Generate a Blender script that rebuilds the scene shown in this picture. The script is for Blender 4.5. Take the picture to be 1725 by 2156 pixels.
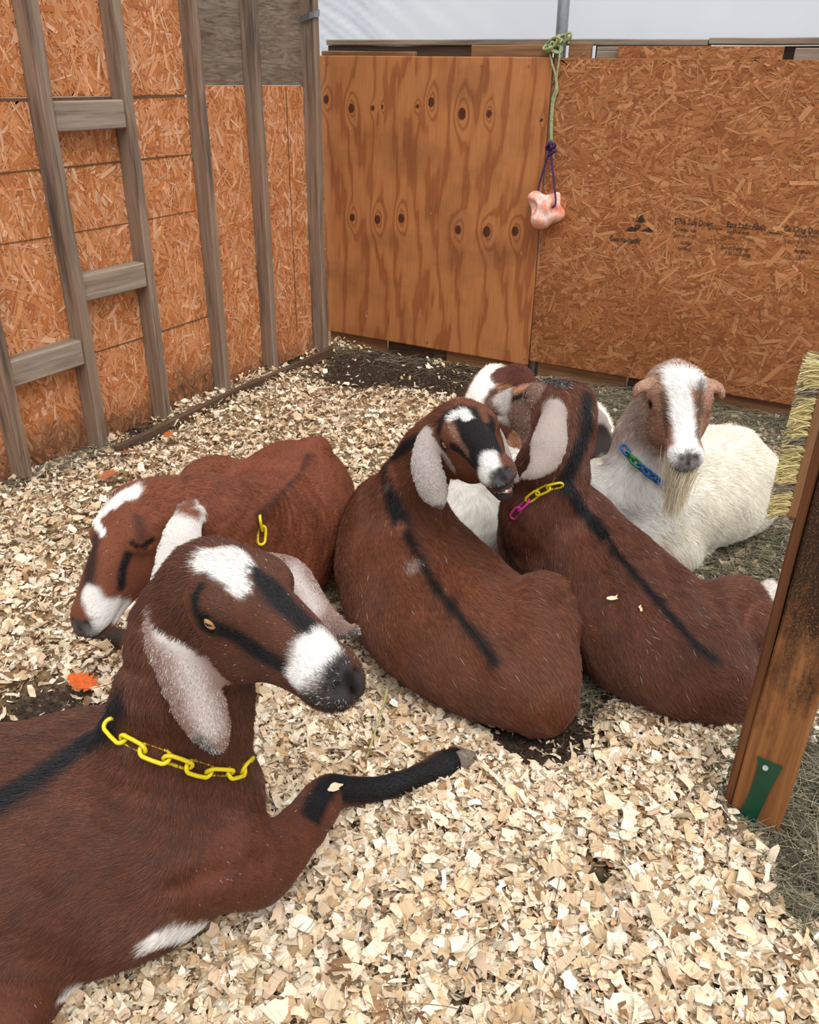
import bpy, bmesh, math, random, time
import numpy as np
from mathutils import Vector, Matrix
from mathutils.bvhtree import BVHTree

for o in list(bpy.data.objects):
    bpy.data.objects.remove(o)
SC = bpy.context.scene
COL = SC.collection

# ------------------------------------------------------------------ camera
CAM_H = 1.25
FPX = 1776.95
PITCH, ROLL, YAW = math.radians(27.4235), math.radians(1.0106), math.radians(28.4947)
FWD = np.array([-math.sin(YAW) * math.cos(PITCH), math.cos(YAW) * math.cos(PITCH), -math.sin(PITCH)])
_r = np.array([math.cos(YAW), math.sin(YAW), 0.0])
_u = np.cross(_r, FWD)
RGT = math.cos(ROLL) * _r + math.sin(ROLL) * _u
UPV = -math.sin(ROLL) * _r + math.cos(ROLL) * _u
EYE = np.array([0.0, 0.0, CAM_H])
cam_data = bpy.data.cameras.new('camera')
cam_data.sensor_fit = 'HORIZONTAL'
cam_data.sensor_width = 36.0
cam_data.lens = FPX / 1725.0 * 36.0
cam_data.clip_start = 0.02
camera = bpy.data.objects.new('camera', cam_data)
COL.objects.link(camera)
camera.matrix_world = Matrix(((RGT[0], UPV[0], -FWD[0], EYE[0]), (RGT[1], UPV[1], -FWD[1], EYE[1]),
                              (RGT[2], UPV[2], -FWD[2], EYE[2]), (0, 0, 0, 1)))
SC.camera = camera

# ------------------------------------------------------------------ overcast sky, soft sun, exposure
world = bpy.data.worlds.new('overcast')
SC.world = world
world.use_nodes = True
wn, wl = world.node_tree.nodes, world.node_tree.links
wn.clear()
w_out = wn.new('ShaderNodeOutputWorld'); w_bg = wn.new('ShaderNodeBackground')
w_tc = wn.new('ShaderNodeTexCoord'); w_sep = wn.new('ShaderNodeSeparateXYZ')
w_map = wn.new('ShaderNodeMapRange')                       # overcast sky: zenith three times as bright as the horizon
w_map.inputs['From Min'].default_value = 0.0; w_map.inputs['From Max'].default_value = 1.0
w_map.inputs['To Min'].default_value = 0.40; w_map.inputs['To Max'].default_value = 1.15
wl.new(w_tc.outputs['Generated'], w_sep.inputs[0]); wl.new(w_sep.outputs['Z'], w_map.inputs['Value'])
wl.new(w_map.outputs['Result'], w_bg.inputs['Strength'])
w_bg.inputs['Color'].default_value = (0.97, 0.985, 1.0, 1)
wl.new(w_bg.outputs[0], w_out.inputs['Surface'])
sun_data = bpy.data.lights.new('sun', 'SUN')
sun_data.energy = 1.5; sun_data.angle = math.radians(40); sun_data.color = (1.0, 0.97, 0.92)
sun = bpy.data.objects.new('sun', sun_data); COL.objects.link(sun)
sun.rotation_euler = Vector((-0.42, 0.30, -0.86)).to_track_quat('-Z', 'Y').to_euler()
sun.location = (0, 0, 6)
SC.view_settings.view_transform = 'Standard'
SC.view_settings.look = 'None'
SC.view_settings.gamma = 1.0
SC.view_settings.use_curve_mapping = False
SC.view_settings.exposure = 0.47

# ------------------------------------------------------------------ helpers
def ray(px, py):
    return RGT * ((px - 862.5) / FPX) + UPV * ((1078.0 - py) / FPX) + FWD

def P(px, py, z=None, d=None, x=None, y=None):
    """a point of the place: where the sight line meets a height, a wall plane or a distance"""
    v = ray(px, py)
    if z is not None: t = (z - CAM_H) / v[2]
    elif x is not None: t = x / v[0]
    elif y is not None: t = y / v[1]
    else: t = d
    return EYE + v * t

RH = np.array([math.cos(YAW), math.sin(YAW), 0.0]); FH = np.array([-math.sin(YAW), math.cos(YAW), 0.0])
def RF(r, f, z):
    return RH * r + FH * f + np.array([0, 0, z])

def lin(c):
    return tuple(((v / 255.0) / 12.92 if v <= 10 else ((v / 255.0 + 0.055) / 1.055) ** 2.4) for v in c)

def tag(o, label=None, cat=None, group=None, kind=None):
    if label: o['label'] = label
    if cat: o['category'] = cat
    if group: o['group'] = group
    if kind: o['kind'] = kind
    return o

def link(o, parent=None):
    COL.objects.link(o)
    if parent is not None: o.parent = parent
    return o

def empty(name, loc=(0, 0, 0), parent=None):
    o = bpy.data.objects.new(name, None); o.location = tuple(loc); o.empty_display_size = 0.1
    return link(o, parent)

def mesh_np(name, verts, faces, mat=None, parent=None, smooth=False, attrs=None):
    """verts (N,3); faces an (M,k) array or a list of index tuples"""
    me = bpy.data.meshes.new(name)
    verts = np.asarray(verts, dtype=np.float32)
    if isinstance(faces, np.ndarray):
        k = faces.shape[1]; m = len(faces)
        me.vertices.add(len(verts)); me.vertices.foreach_set('co', verts.ravel())
        me.loops.add(m * k); me.loops.foreach_set('vertex_index', faces.astype(np.int32).ravel())
        me.polygons.add(m)
        me.polygons.foreach_set('loop_start', np.arange(0, m * k, k, dtype=np.int32))
        me.update(calc_edges=True); me.validate()
    else:
        me.from_pydata([tuple(v) for v in verts], [], faces); me.update()
    if smooth: me.polygons.foreach_set('use_smooth', np.ones(len(me.polygons), dtype=bool))
    for an, (ty, arr) in (attrs or {}).items():
        a = me.attributes.new(an, ty, 'POINT')
        a.data.foreach_set({'FLOAT_COLOR': 'color', 'FLOAT_VECTOR': 'vector', 'FLOAT': 'value'}[ty], np.asarray(arr, dtype=np.float32).ravel())
    if mat: me.materials.append(mat)
    o = bpy.data.objects.new(name, me)
    return link(o, parent)

# ---- materials
class NT:
    def __init__(s, name, rough=0.8, spec=0.3):
        s.m = bpy.data.materials.new(name); s.m.use_nodes = True
        s.t = s.m.node_tree; s.n = s.t.nodes; s.l = s.t.links
        s.b = s.n['Principled BSDF']; s.b.inputs['Roughness'].default_value = rough
        s.b.inputs['Specular IOR Level'].default_value = spec
    def node(s, ty, **kw):
        n = s.n.new(ty)
        for k, v in kw.items():
            if k.startswith('i_'):
                n.inputs[k[2:].replace('_', ' ')].default_value = v
            else: setattr(n, k, v)
        return n
    def lk(s, a, b): s.l.new(a, b)
    def coord(s, scale=(1, 1, 1), kind='Object', loc=(0, 0, 0)):
        tc = s.node('ShaderNodeTexCoord'); mp = s.node('ShaderNodeMapping')
        mp.inputs['Scale'].default_value = scale; mp.inputs['Location'].default_value = loc
        s.lk(tc.outputs[kind], mp.inputs['Vector']); return mp.outputs['Vector']
    def rnd_shift(s, vec, amt=10.0):
        oi = s.node('ShaderNodeObjectInfo'); mu = s.node('ShaderNodeMath', operation='MULTIPLY'); mu.inputs[1].default_value = amt
        s.lk(oi.outputs['Random'], mu.inputs[0])
        ad = s.node('ShaderNodeVectorMath', operation='ADD'); s.lk(vec, ad.inputs[0]); s.lk(mu.outputs[0], ad.inputs[1])
        return ad.outputs[0]
    def noise(s, vec, scale, detail=4, rough=0.55, dist=0.0):
        n = s.node('ShaderNodeTexNoise'); n.inputs['Scale'].default_value = scale; n.inputs['Detail'].default_value = detail
        n.inputs['Roughness'].default_value = rough; n.inputs['Distortion'].default_value = dist
        if vec is not None: s.lk(vec, n.inputs['Vector'])
        return n.outputs['Fac']
    def ramp(s, fac, stops, interp='LINEAR'):
        r = s.node('ShaderNodeValToRGB'); cr = r.color_ramp; cr.interpolation = interp
        while len(cr.elements) < len(stops): cr.elements.new(0.5)
        for e, (p, c) in zip(cr.elements, stops):
            e.position = p; e.color = (c[0], c[1], c[2], 1) if not isinstance(c, float) else (c, c, c, 1)
        s.lk(fac, r.inputs['Fac']); return r.outputs['Color']
    def mix(s, fac, a, b, mode='MIX'):
        m = s.node('ShaderNodeMix', data_type='RGBA', blend_type=mode)
        for sock, v in ((m.inputs[0], fac), (m.inputs[6], a), (m.inputs[7], b)):
            if isinstance(v, (int, float)): sock.default_value = v
            elif isinstance(v, tuple): sock.default_value = (v[0], v[1], v[2], 1)
            else: s.lk(v, sock)
        return m.outputs[2]
    def attr(s, name, out='Color'):
        a = s.node('ShaderNodeAttribute', attribute_name=name); return a.outputs[out]
    def base(s, c):
        if isinstance(c, tuple): s.b.inputs['Base Color'].default_value = (c[0], c[1], c[2], 1)
        else: s.lk(c, s.b.inputs['Base Color'])
    def bump(s, h, strength=0.3, dist=0.002):
        b = s.node('ShaderNodeBump'); b.inputs['Strength'].default_value = strength; b.inputs['Distance'].default_value = dist
        s.lk(h, b.inputs['Height']); s.lk(b.outputs[0], s.b.inputs['Normal'])

def m_wood(name, dark, mid, light, stain=(40, 36, 34), stain_amt=0.5, rough=0.75, gscale=1.0, lines=True):
    """timber whose grain runs along local X"""
    t = NT(name, rough, 0.25)
    v = t.rnd_shift(t.coord((1.2 * gscale, 26 * gscale, 26 * gscale)), 13.0)
    g = t.noise(v, 2.2, 6, 0.62, 0.6)
    c = t.ramp(g, [(0.22, lin(dark)), (0.5, lin(mid)), (0.78, lin(light))])
    tone = t.ramp(t.noise(t.rnd_shift(t.coord((1.6, 9, 9)), 5.0), 1.4, 3, 0.6), [(0.35, 0.0), (0.7, 0.55)])
    c = t.mix(tone, c, lin(tuple(int(0.80 * q + 0.2 * w) for q, w in zip(mid, (190, 110, 50)))))
    v2 = t.rnd_shift(t.coord((1.1, 13, 13)), 31.0)
    s = t.ramp(t.noise(v2, 1.6, 4, 0.65), [(0.50, 0.0), (0.68, 1.0)])
    sm = t.node('ShaderNodeMath', operation='MULTIPLY'); t.lk(s, sm.inputs[0]); sm.inputs[1].default_value = stain_amt
    c = t.mix(sm.outputs[0], c, lin(stain))
    v3 = t.rnd_shift(t.coord((0.9, 60, 60)), 7.0)
    cr = t.ramp(t.noise(v3, 2.0, 3, 0.5), [(0.30, 1.0), (0.37, 0.0)])
    sm2 = t.node('ShaderNodeMath', operation='MULTIPLY'); t.lk(cr, sm2.inputs[0]); sm2.inputs[1].default_value = 0.55
    c = t.mix(sm2.outputs[0], c, lin((38, 30, 26)))
    t.base(c); t.bump(g, 0.5, 0.003)
    return t.m

def m_flat(name, col, rough=0.6, spec=0.3, var=0.15, scale=30.0, metal=0.0):
    t = NT(name, rough, spec); t.b.inputs['Metallic'].default_value = metal
    n = t.noise(t.coord(), scale, 3)
    c = lin(col); d = tuple(x * (1 - var) for x in c); l = tuple(min(1, x * (1 + var)) for x in c)
    t.base(t.ramp(n, [(0.3, d), (0.7, l)])); return t.m

def m_attr(name, rough=0.8, spec=0.2, an='col'):
    t = NT(name, rough, spec); t.base(t.attr(an)); return t.m

# ---- simple solids
def frame3(xa, ya=None, za=None):
    x = np.array(xa, float); x /= np.linalg.norm(x)
    z = np.array(za if za is not None else (0, 0, 1), float); z -= x * (z @ x); z /= np.linalg.norm(z)
    return x, np.cross(z, x), z

def box(name, c, size, mat, parent=None, xa=(1, 0, 0), za=(0, 0, 1), bev=0.004, segs=1, wob=0.0, seed=0):
    """bevelled timber: local X is its length; c its centre"""
    bm = bmesh.new(); bmesh.ops.create_cube(bm, size=1.0)
    for v in bm.verts: v.co = Vector((v.co.x * size[0], v.co.y * size[1], v.co.z * size[2]))
    if bev: bmesh.ops.bevel(bm, geom=list(bm.edges), offset=min(bev, 0.45 * min(size)), segments=1, affect='EDGES', profile=0.6)
    if segs > 1:
        for k in range(1, segs):
            xx = size[0] * (k / segs - 0.5)
            bmesh.ops.bisect_plane(bm, geom=bm.verts[:] + bm.edges[:] + bm.faces[:], plane_co=(xx, 0, 0), plane_no=(1, 0, 0))
        rr = random.Random(seed); ph = [rr.random() * 6 for _ in range(4)]
        for v in bm.verts:
            v.co.y += wob * math.sin(v.co.x * 5 + ph[0]) + 0.4 * wob * math.sin(v.co.x * 17 + ph[1])
            v.co.z += wob * math.sin(v.co.x * 6 + ph[2]) + 0.4 * wob * math.sin(v.co.x * 19 + ph[3])
    me = bpy.data.meshes.new(name); bm.to_mesh(me); bm.free(); me.materials.append(mat)
    o = bpy.data.objects.new(name, me); link(o, parent)
    x, y, z = frame3(xa, None, za)
    o.matrix_world = Matrix(((x[0], y[0], z[0], c[0]), (x[1], y[1], z[1], c[1]), (x[2], y[2], z[2], c[2]), (0, 0, 0, 1)))
    return o

def tube_mesh(name, pts, rad, mat, parent=None, sides=8, closed=False, smooth=True):
    pts = np.asarray(pts, float); n = len(pts)
    rad = np.broadcast_to(np.asarray(rad, float), (n,))
    tg = np.roll(pts, -1, 0) - np.roll(pts, 1, 0) if closed else np.gradient(pts, axis=0)
    tg /= np.linalg.norm(tg, axis=1, keepdims=True) + 1e-12
    ref = np.array([0.0, 0, 1]) if abs(tg[0][2]) < 0.9 else np.array([1.0, 0, 0])
    s = np.cross(tg[0], ref); s /= np.linalg.norm(s); S = []
    for i in range(n):
        s = s - tg[i] * (s @ tg[i]); s /= np.linalg.norm(s) + 1e-12; S.append(s)
    S = np.array(S); N = np.cross(tg, S)
    a = np.arange(sides) * 2 * math.pi / sides
    V = pts[:, None] + rad[:, None, None] * (np.cos(a)[None, :, None] * S[:, None] + np.sin(a)[None, :, None] * N[:, None])
    F = []
    for i in range(n if closed else n - 1):
        j = (i + 1) % n
        for k in range(sides):
            l = (k + 1) % sides
            F.append((i * sides + k, i * sides + l, j * sides + l, j * sides + k))
    if not closed:
        F.append(tuple(range(sides))[::-1]); F.append(tuple((n - 1) * sides + k for k in range(sides)))
    return mesh_np(name, V.reshape(-1, 3), F, mat, parent, smooth)

def smooth_path(pts, n=8):
    p = np.asarray(pts, float); q = np.vstack([2 * p[0] - p[1], p, 2 * p[-1] - p[-2]]); out = []
    for i in range(1, len(q) - 2):
        for k in range(n):
            t = k / n
            out.append(0.5 * (2 * q[i] + (q[i + 1] - q[i - 1]) * t + (2 * q[i - 1] - 5 * q[i] + 4 * q[i + 1] - q[i + 2]) * t * t
                              + (3 * q[i] - q[i - 1] - 3 * q[i + 1] + q[i + 2]) * t ** 3))
    out.append(p[-1]); return np.array(out)

def vnoise(p, s, seed=0):
    """cheap smooth noise in [-1,1]"""
    rs = np.random.RandomState(seed); v = np.zeros(len(p))
    for k in range(5):
        d = rs.normal(size=3) * s * (0.6 + 0.5 * k); v += np.sin(p @ d + rs.rand() * 6.28) / (1 + 0.35 * k)
    return v / 2.6
# ------------------------------------------------------------------ materials of the pen
M_STUD = m_wood('weathered_stud', (104, 88, 76), (140, 122, 107), (172, 152, 134), (52, 46, 44), 0.75)
M_GREY = m_wood('grey_timber', (116, 104, 94), (150, 138, 124), (182, 168, 150), (84, 72, 64), 0.6)
M_BROWNBOARD = m_wood('brown_board', (108, 74, 48), (142, 104, 72), (170, 132, 96), (70, 50, 38), 0.55)
M_DARKBOARD = m_wood('dark_board', (58, 48, 40), (84, 68, 56), (110, 92, 76), (36, 30, 27), 0.5)
def m_post():
    """brown timber, its upper half rubbed dark and greasy by the animals"""
    t = NT('stained_post', 0.6, 0.3)
    g = t.noise(t.coord((1.0, 22, 22)), 2.2, 6, 0.62, 0.6)
    c = t.ramp(g, [(0.25, lin((104, 64, 34))), (0.5, lin((142, 92, 52))), (0.78, lin((168, 116, 70)))])
    tc = t.node('ShaderNodeTexCoord'); sp = t.node('ShaderNodeSeparateXYZ'); t.lk(tc.outputs['Object'], sp.inputs[0])
    ad = t.node('ShaderNodeMath', operation='ADD'); t.lk(sp.outputs['X'], ad.inputs[0])
    n = t.node('ShaderNodeMath', operation='MULTIPLY_ADD'); t.lk(t.noise(t.coord((3, 9, 9)), 4.0, 5, 0.7), n.inputs[0]); n.inputs[1].default_value = 0.9; n.inputs[2].default_value = -0.45
    t.lk(n.outputs[0], ad.inputs[1])
    f = t.ramp(ad.outputs[0], [(0.0, 0.0), (0.30, 0.85)])
    m2 = t.node('ShaderNodeMath', operation='ADD'); m2.inputs[1].default_value = 0.30; t.lk(ad.outputs[0], m2.inputs[0])
    f = t.ramp(m2.outputs[0], [(0.0, 0.0), (0.25, 1.0)])
    sk = t.ramp(t.noise(t.coord((1, 1, 1)), 320, 3, 0.6), [(0.52, 1.0), (0.66, 0.35)])
    mm = t.node('ShaderNodeMath', operation='MULTIPLY'); t.lk(f, mm.inputs[0]); t.lk(sk, mm.inputs[1])
    t.base(t.mix(mm.outputs[0], c, lin((48, 31, 22)))); t.bump(g, 0.4, 0.002); return t.m
M_POST = m_post()
M_POSTEDGE = m_wood('stained_post_edge', (62, 38, 24), (98, 60, 36), (136, 88, 50), (34, 24, 18), 0.7, rough=0.6)
M_PLYGREY = None
def osb_board(name, base, dark):
    t = NT(name, 0.75, 0.25)
    n = t.noise(t.coord((1, 1, 1)), 38, 5, 0.7)
    t.base(t.ramp(n, [(0.3, lin(dark)), (0.7, lin(base))])); return t.m
M_OSB = osb_board('osb_resin', (208, 134, 82), (176, 104, 58))
M_OSBB = osb_board('osb_resin_weathered', (170, 110, 66), (138, 84, 48))
_t = NT('osb_strand', 0.68, 0.3)
_v = _t.attr('cuv', 'Vector'); _mp = _t.node('ShaderNodeMapping'); _mp.inputs['Scale'].default_value = (9, 420, 1); _t.lk(_v, _mp.inputs['Vector'])
_n = _t.noise(_mp.outputs[0], 1.0, 3, 0.6)
_t.base(_t.mix(1.0, _t.attr('col'), _t.ramp(_n, [(0.25, (.66, .62, .58)), (0.6, (1.0, 1.0, 1.0)), (0.85, (1.16, 1.16, 1.16))]), 'MULTIPLY'))
M_STRAND = _t.m
M_INK = NT('stamp_ink', 0.8, 0.1)
M_INK.base(lin((46, 44, 48)))
_tr = M_INK.node('ShaderNodeBsdfTransparent'); _mx = M_INK.node('ShaderNodeMixShader')
_fac = M_INK.ramp(M_INK.noise(M_INK.coord((1, 1, 1), 'Object'), 130, 4, 0.7), [(0.42, 0.05), (0.66, 0.9)])
M_INK.lk(_fac, _mx.inputs[0]); M_INK.lk(M_INK.b.outputs[0], _mx.inputs[1]); M_INK.lk(_tr.outputs[0], _mx.inputs[2])
M_INK.lk(_mx.outputs[0], M_INK.n['Material Output'].inputs['Surface'])
M_INK = M_INK.m
M_STEEL = m_flat('galvanised_steel', (150, 155, 160), 0.42, 0.5, 0.12, 60, 0.8)

def osb_panel(name, parent, org, ua, va, na, w, h, th, n, pal, seed, mat, ang0=None, spread=1.2, dirt=None, rub=None):
    """a sheet with its pressed wood strands lying proud of one another on its face"""
    org, ua, va, na = [np.array(q, float) for q in (org, ua, va, na)]
    c = org + ua * w / 2 + va * h / 2 - na * th / 2
    pan = box(name, c, (w, th, h), mat, parent, xa=ua, za=va, bev=0.0015)
    rs = np.random.RandomState(seed)
    L = rs.uniform(.03, .11, n); W = rs.uniform(.003, .013, n) * rs.choice([.6, 1, 1.5], n); ang = (rs.uniform(0, math.pi, n) if ang0 is None else ang0 + rs.normal(size=n) * spread)
    cu, cv = rs.uniform(0, w, n), rs.uniform(0, h, n)
    ca, sa = np.cos(ang), np.sin(ang)
    k = np.array([(-.5, -.3), (-.42, -.5), (.44, -.5), (.5, -.1), (.4, .5), (-.46, .46)])
    K = k[None] + rs.uniform(-.09, .09, (n, 6, 2))
    a = K[..., 0] * L[:, None]; b = K[..., 1] * W[:, None]
    U = np.clip(cu[:, None] + a * ca[:, None] - b * sa[:, None], 0.001, w - 0.001); Vv = np.clip(cv[:, None] + a * sa[:, None] + b * ca[:, None], 0.001, h - 0.001)
    lift = 0.0003 + 0.0022 * np.arange(n)[:, None] / n + rs.uniform(-.0004, .0004, (n, 6)) + a * rs.normal(size=(n, 1)) * 0.008
    lift = np.maximum(lift, 0.0002)
    X = org + U[..., None] * ua + Vv[..., None] * va + lift[..., None] * na
    pal = np.array([lin(q) for q in pal]); col = pal[rs.choice(len(pal), n)] * np.exp(rs.normal(size=(n, 1)) * 0.075)
    if rub is not None:
        rz = np.clip((rub[0] + 0.16 * vnoise(np.stack([cu, cv, cu * 0], 1), 5, seed + 1) - cv) / .25, 0, 1)
        col = col * (1 - rz[:, None] * (1 - np.array(rub[1])))
    if dirt is not None:
        dz = np.clip((dirt[0] + 0.05 * vnoise(np.stack([cu * 1.0, cv * 0.3, cu * 0], 1), 9, seed) - cv) / 0.09, 0, 1) * rs.uniform(.55, 1, n)
        col = col * (1 - dz[:, None]) + np.array(lin(dirt[1])) * dz[:, None] * np.exp(rs.normal(size=(n, 1)) * 0.25)
    col6 = np.repeat(np.hstack([np.clip(col, 0, 1), np.ones((n, 1))])[:, None], 6, 1)
    cuv = np.stack([a + rs.rand(n, 1), b + rs.rand(n, 1), np.zeros_like(a)], -1)
    F = np.arange(n * 6).reshape(n, 6)
    if np.dot(np.cross(ua, va), na) < 0: F = F[:, ::-1]
    st = mesh_np('wood_strands', X.reshape(-1, 3), F, M_STRAND, None, False, {'col': ('FLOAT_COLOR', col6.reshape(-1, 4)), 'cuv': ('FLOAT_VECTOR', cuv.reshape(-1, 3))})
    st.parent = parent; tag(st, kind='stuff')
    return pan

# ------------------------------------------------------------------ left wall: studs, blocking and sheets
XO, XS = -2.43, -2.36                                       # face of the sheets, face of the studs
wall_left = empty('wall_left', (XO, 2.5, 0)); tag(wall_left, 'stud wall of orange strand board with grey timber framing', kind='structure')
def keep_world(o, parent):
    m = o.matrix_world.copy(); o.parent = parent; bpy.context.view_layer.update(); o.matrix_parent_inverse = parent.matrix_world.inverted(); return o
bpy.context.view_layer.update()
_kids = []
def wl_add(o): _kids.append((o, wall_left)); return o
PAL_L = [(214, 144, 94), (224, 160, 114), (206, 130, 78), (236, 184, 146), (216, 148, 100), (196, 120, 70), (222, 156, 110)]
def osb_left(y0, y1, z0, z1, n, seed, dirt=None, name='strand_board'):
    e = empty('strand_board_sheet', (0, 0, 0)); wl_add(e)
    osb_panel(name, e, (XO, y0, z0), (0, 1, 0), (0, 0, 1), (1, 0, 0), y1 - y0, z1 - z0, 0.012, n, PAL_L, seed, M_OSB, math.pi / 2, 0.75, dirt)
    return e
osb_left(1.20, 2.688, 0.0, 1.160, 8200, 1, (0.16, (112, 80, 58)))
osb_left(1.20, 2.688, 1.168, 1.75, 4200, 2)
osb_left(2.690, 3.56, 0.0, 1.198, 5200, 3, (0.10, (112, 80, 58)))
# weathered plywood sheet above
_t = NT('weathered_plywood', 0.85, 0.15)
_g = _t.noise(_t.coord((2.2, 9, 16)), 2.4, 7, .62, 2.6)
_c = _t.ramp(_g, [(0.30, lin((88, 76, 64))), (0.46, lin((122, 108, 94))), (0.62, lin((146, 132, 116))), (0.8, lin((112, 98, 84)))])
_c = _t.mix(_t.ramp(_t.noise(_t.coord((3, 6, 6)), 2.0, 4), [(0.5, 0.0), (0.75, 0.6)]), _c, lin((92, 74, 60)))
_t.base(_c); _t.bump(_g, 0.5, 0.003); M_PLYGREY = _t.m
wl_add(box('plywood_sheet', (XO - 0.006, 3.125, 1.4745), (0.87, 0.012, 0.55), M_PLYGREY, None, xa=(0, 1, 0), bev=0.001))
for i, (y0, y1, x1, zt, zb) in enumerate([(1.628, 1.667, XS, 0.90, 0.0), (1.963, 2.005, XS, 1.9, 0.0), (2.300, 2.336, XS, 1.9, 0.0), (2.670, 2.705, XS, 1.9, 0.0), (3.012, 3.048, XS, 1.9, 0.0)]):
    wl_add(box('stud', ((XO + x1) / 2, (y0 + y1) / 2, (zt + zb) / 2), (zt - zb, y1 - y0, x1 - XO), M_STUD, None, xa=(0, 0, 1), za=(1, 0, 0), bev=0.004, segs=10, wob=0.0022, seed=i))
wl_add(box('corner_post', (-2.40, 3.4375, 0.95), (1.9, 0.04, 0.085), M_STUD, None, xa=(0, 0, 1), za=(1, 0, 0), bev=0.005, segs=10, wob=0.002, seed=9))
for (y0, y1, z0, z1) in [(2.005, 2.300, 1.071, 1.158), (2.005, 2.300, .536, .624), (1.667, 1.963, .330, .416)]:
    wl_add(box('blocking', (XO + 0.031, (y0 + y1) / 2, (z0 + z1) / 2), (y1 - y0, 0.060, z1 - z0), M_GREY, None, xa=(0, 1, 0), bev=0.004, segs=4, wob=0.001, seed=int(z0 * 100)))
wl_add(box('sill_board', (-2.292, 2.68, 0.022), (1.45, 0.022, 0.05), M_DARKBOARD, None, xa=(-0.02, 1, 0.0), bev=0.004, segs=8, wob=0.003, seed=4))
# printed nailing lines on the sheets
M_LINE = m_flat('printed_line', (112, 80, 56), 0.9, 0.1, 0.3, 80)
for (y0, y1, z, th) in [(1.2, 2.66, 1.1635, .008), (1.2, 2.662, .962, .005), (1.2, 2.688, .757, .003), (1.2, 2.688, .337, .004)]:
    wl_add(box('printed_line', (XO + 0.0030, (y0 + y1) / 2, z), (y1 - y0, 0.0008, th), M_LINE, None, xa=(0, 1, 0), bev=0, segs=8, wob=0.0012, seed=int(z * 50)))
wl_add(box('printed_line', (XO + 0.0030, 3.29, 0.66), (1.06, 0.0008, 0.004), M_LINE, None, xa=(0, 0, 1), za=(0, 1, 0), bev=0))
# metal strap on the corner post
_pts = [(-2.353, 3.452, 1.475), (-2.3545, 3.436, 1.470), (-2.3555, 3.417, 1.468), (-2.375, 3.412, 1.462), (-2.42, 3.412, 1.45)]
_vs, _fs = [], []
for i, q in enumerate(_pts): _vs += [(q[0], q[1], q[2] - .012), (q[0], q[1], q[2] + .012)]
for i in range(len(_pts) - 1): _fs.append((2 * i, 2 * i + 2, 2 * i + 3, 2 * i + 1))
_o = mesh_np('metal_strap', _vs, _fs, M_STEEL); _m = _o.modifiers.new('solid', 'SOLIDIFY'); _m.thickness = 0.0025; wl_add(_o)

# ------------------------------------------------------------------ back wall
YB = 3.60
wall_back = empty('wall_back', (-1.0, YB, 0)); tag(wall_back, 'back wall of a plywood sheet and a strand board sheet over plank ends', kind='structure')
def wb_add(o): _kids.append((o, wall_back)); return o
# plywood: growth rings worked out on a fine grid, the material draws them
PX0, PX1, PZ0, PZ1 = -2.475, -1.342, 0.056, 1.318
nu, nv = 223, 253
uu, vv = np.meshgrid(np.linspace(PX0, PX1, nu), np.linspace(PZ0, PZ1, nv), indexing='ij')
KN = [(-2.293, 1.107, .013), (-2.179, 1.111, .007), (-2.13, 1.118, .005), (-1.95, 1.125, .006), (-1.883, 1.143, .013), (-1.733, 1.102, .016), (-1.607, 1.106, .010), (-2.43, 1.14, .012), (-1.37, 1.09, .004),
      (-2.296, .632, .012), (-2.155, .635, .014), (-2.026, .651, .014), (-1.729, .626, .013), (-1.588, .631, .016), (-1.452, .645, .014)]
pp = np.stack([uu.ravel(), vv.ravel(), np.zeros(uu.size)], 1)
ring = uu * 8 + (1.15 * vnoise(pp * np.array([1, .24, 1]), 8, 5) + .62 * vnoise(pp * np.array([1, .22, 1]), 19, 6) + .22 * vnoise(pp * np.array([1, .16, 1]), 60, 8) + .05 * vnoise(pp * np.array([1, .3, 1]), 190, 9)).reshape(uu.shape)
knot = np.zeros_like(uu)
for kx, kz, kr in KN:
    du, dv = (uu - kx), (vv - kz)
    e = (du / (kr * 2.1)) ** 2 + (dv / (kr * 4.6)) ** 2
    ring += (2.2 if kr > .009 else 1.0) * np.exp(-e) + np.sign(du) * 0.20 * np.exp(-(du / (kr * 4)) ** 2) * np.exp(-(dv / .20) ** 2) * np.minimum(1, np.abs(du) / kr)
    knot = np.maximum(knot, np.clip(1.35 - (du / kr) ** 2 - (dv / (kr * 1.35)) ** 2, 0, 1))
_t = NT('plywood_face', 0.62, 0.3)
_r = _t.attr('ring', 'Fac'); _fr = _t.node('ShaderNodeMath', operation='FRACT'); _t.lk(_r, _fr.inputs[0])
_c = _t.ramp(_fr.outputs[0], [(0.0, lin((192, 124, 72))), (0.34, lin((196, 130, 78))), (0.56, lin((188, 118, 66))), (0.64, lin((158, 88, 48))), (0.86, lin((146, 78, 42))), (0.93, lin((184, 114, 64)))])
_fn = _t.noise(_t.coord((60, 60, 2.5)), 3, 4, 0.6)
_c = _t.mix(0.35, _c, _t.ramp(_fn, [(0.25, lin((140, 84, 46))), (0.75, lin((206, 146, 94)))]))
_c = _t.mix(_t.ramp(_t.noise(_t.coord((1.2, 1, 2.2), loc=(3, 0, 1)), 2.4, 4), [(0.50, 0.0), (0.78, 0.55)]), _c, lin((112, 74, 46)))
_kf = _t.attr('knot', 'Fac'); _c = _t.mix(_t.ramp(_kf, [(0.0, 0.0), (0.25, 0.9)]), _c, lin((66, 30, 20)))
_c = _t.mix(_t.ramp(_t.noise(_t.coord((1, 1, 1)), 26, 4), [(0.72, 0.0), (0.76, 0.5)]), _c, lin((214, 168, 120)))
_t.base(_c); M_PLY = _t.m
_V = np.stack([uu, np.full_like(uu, YB), vv], -1).reshape(-1, 3)
_ix = np.arange(nu * nv).reshape(nu, nv)
_F = np.stack([_ix[:-1, :-1], _ix[1:, :-1], _ix[1:, 1:], _ix[:-1, 1:]], -1).reshape(-1, 4)
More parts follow.
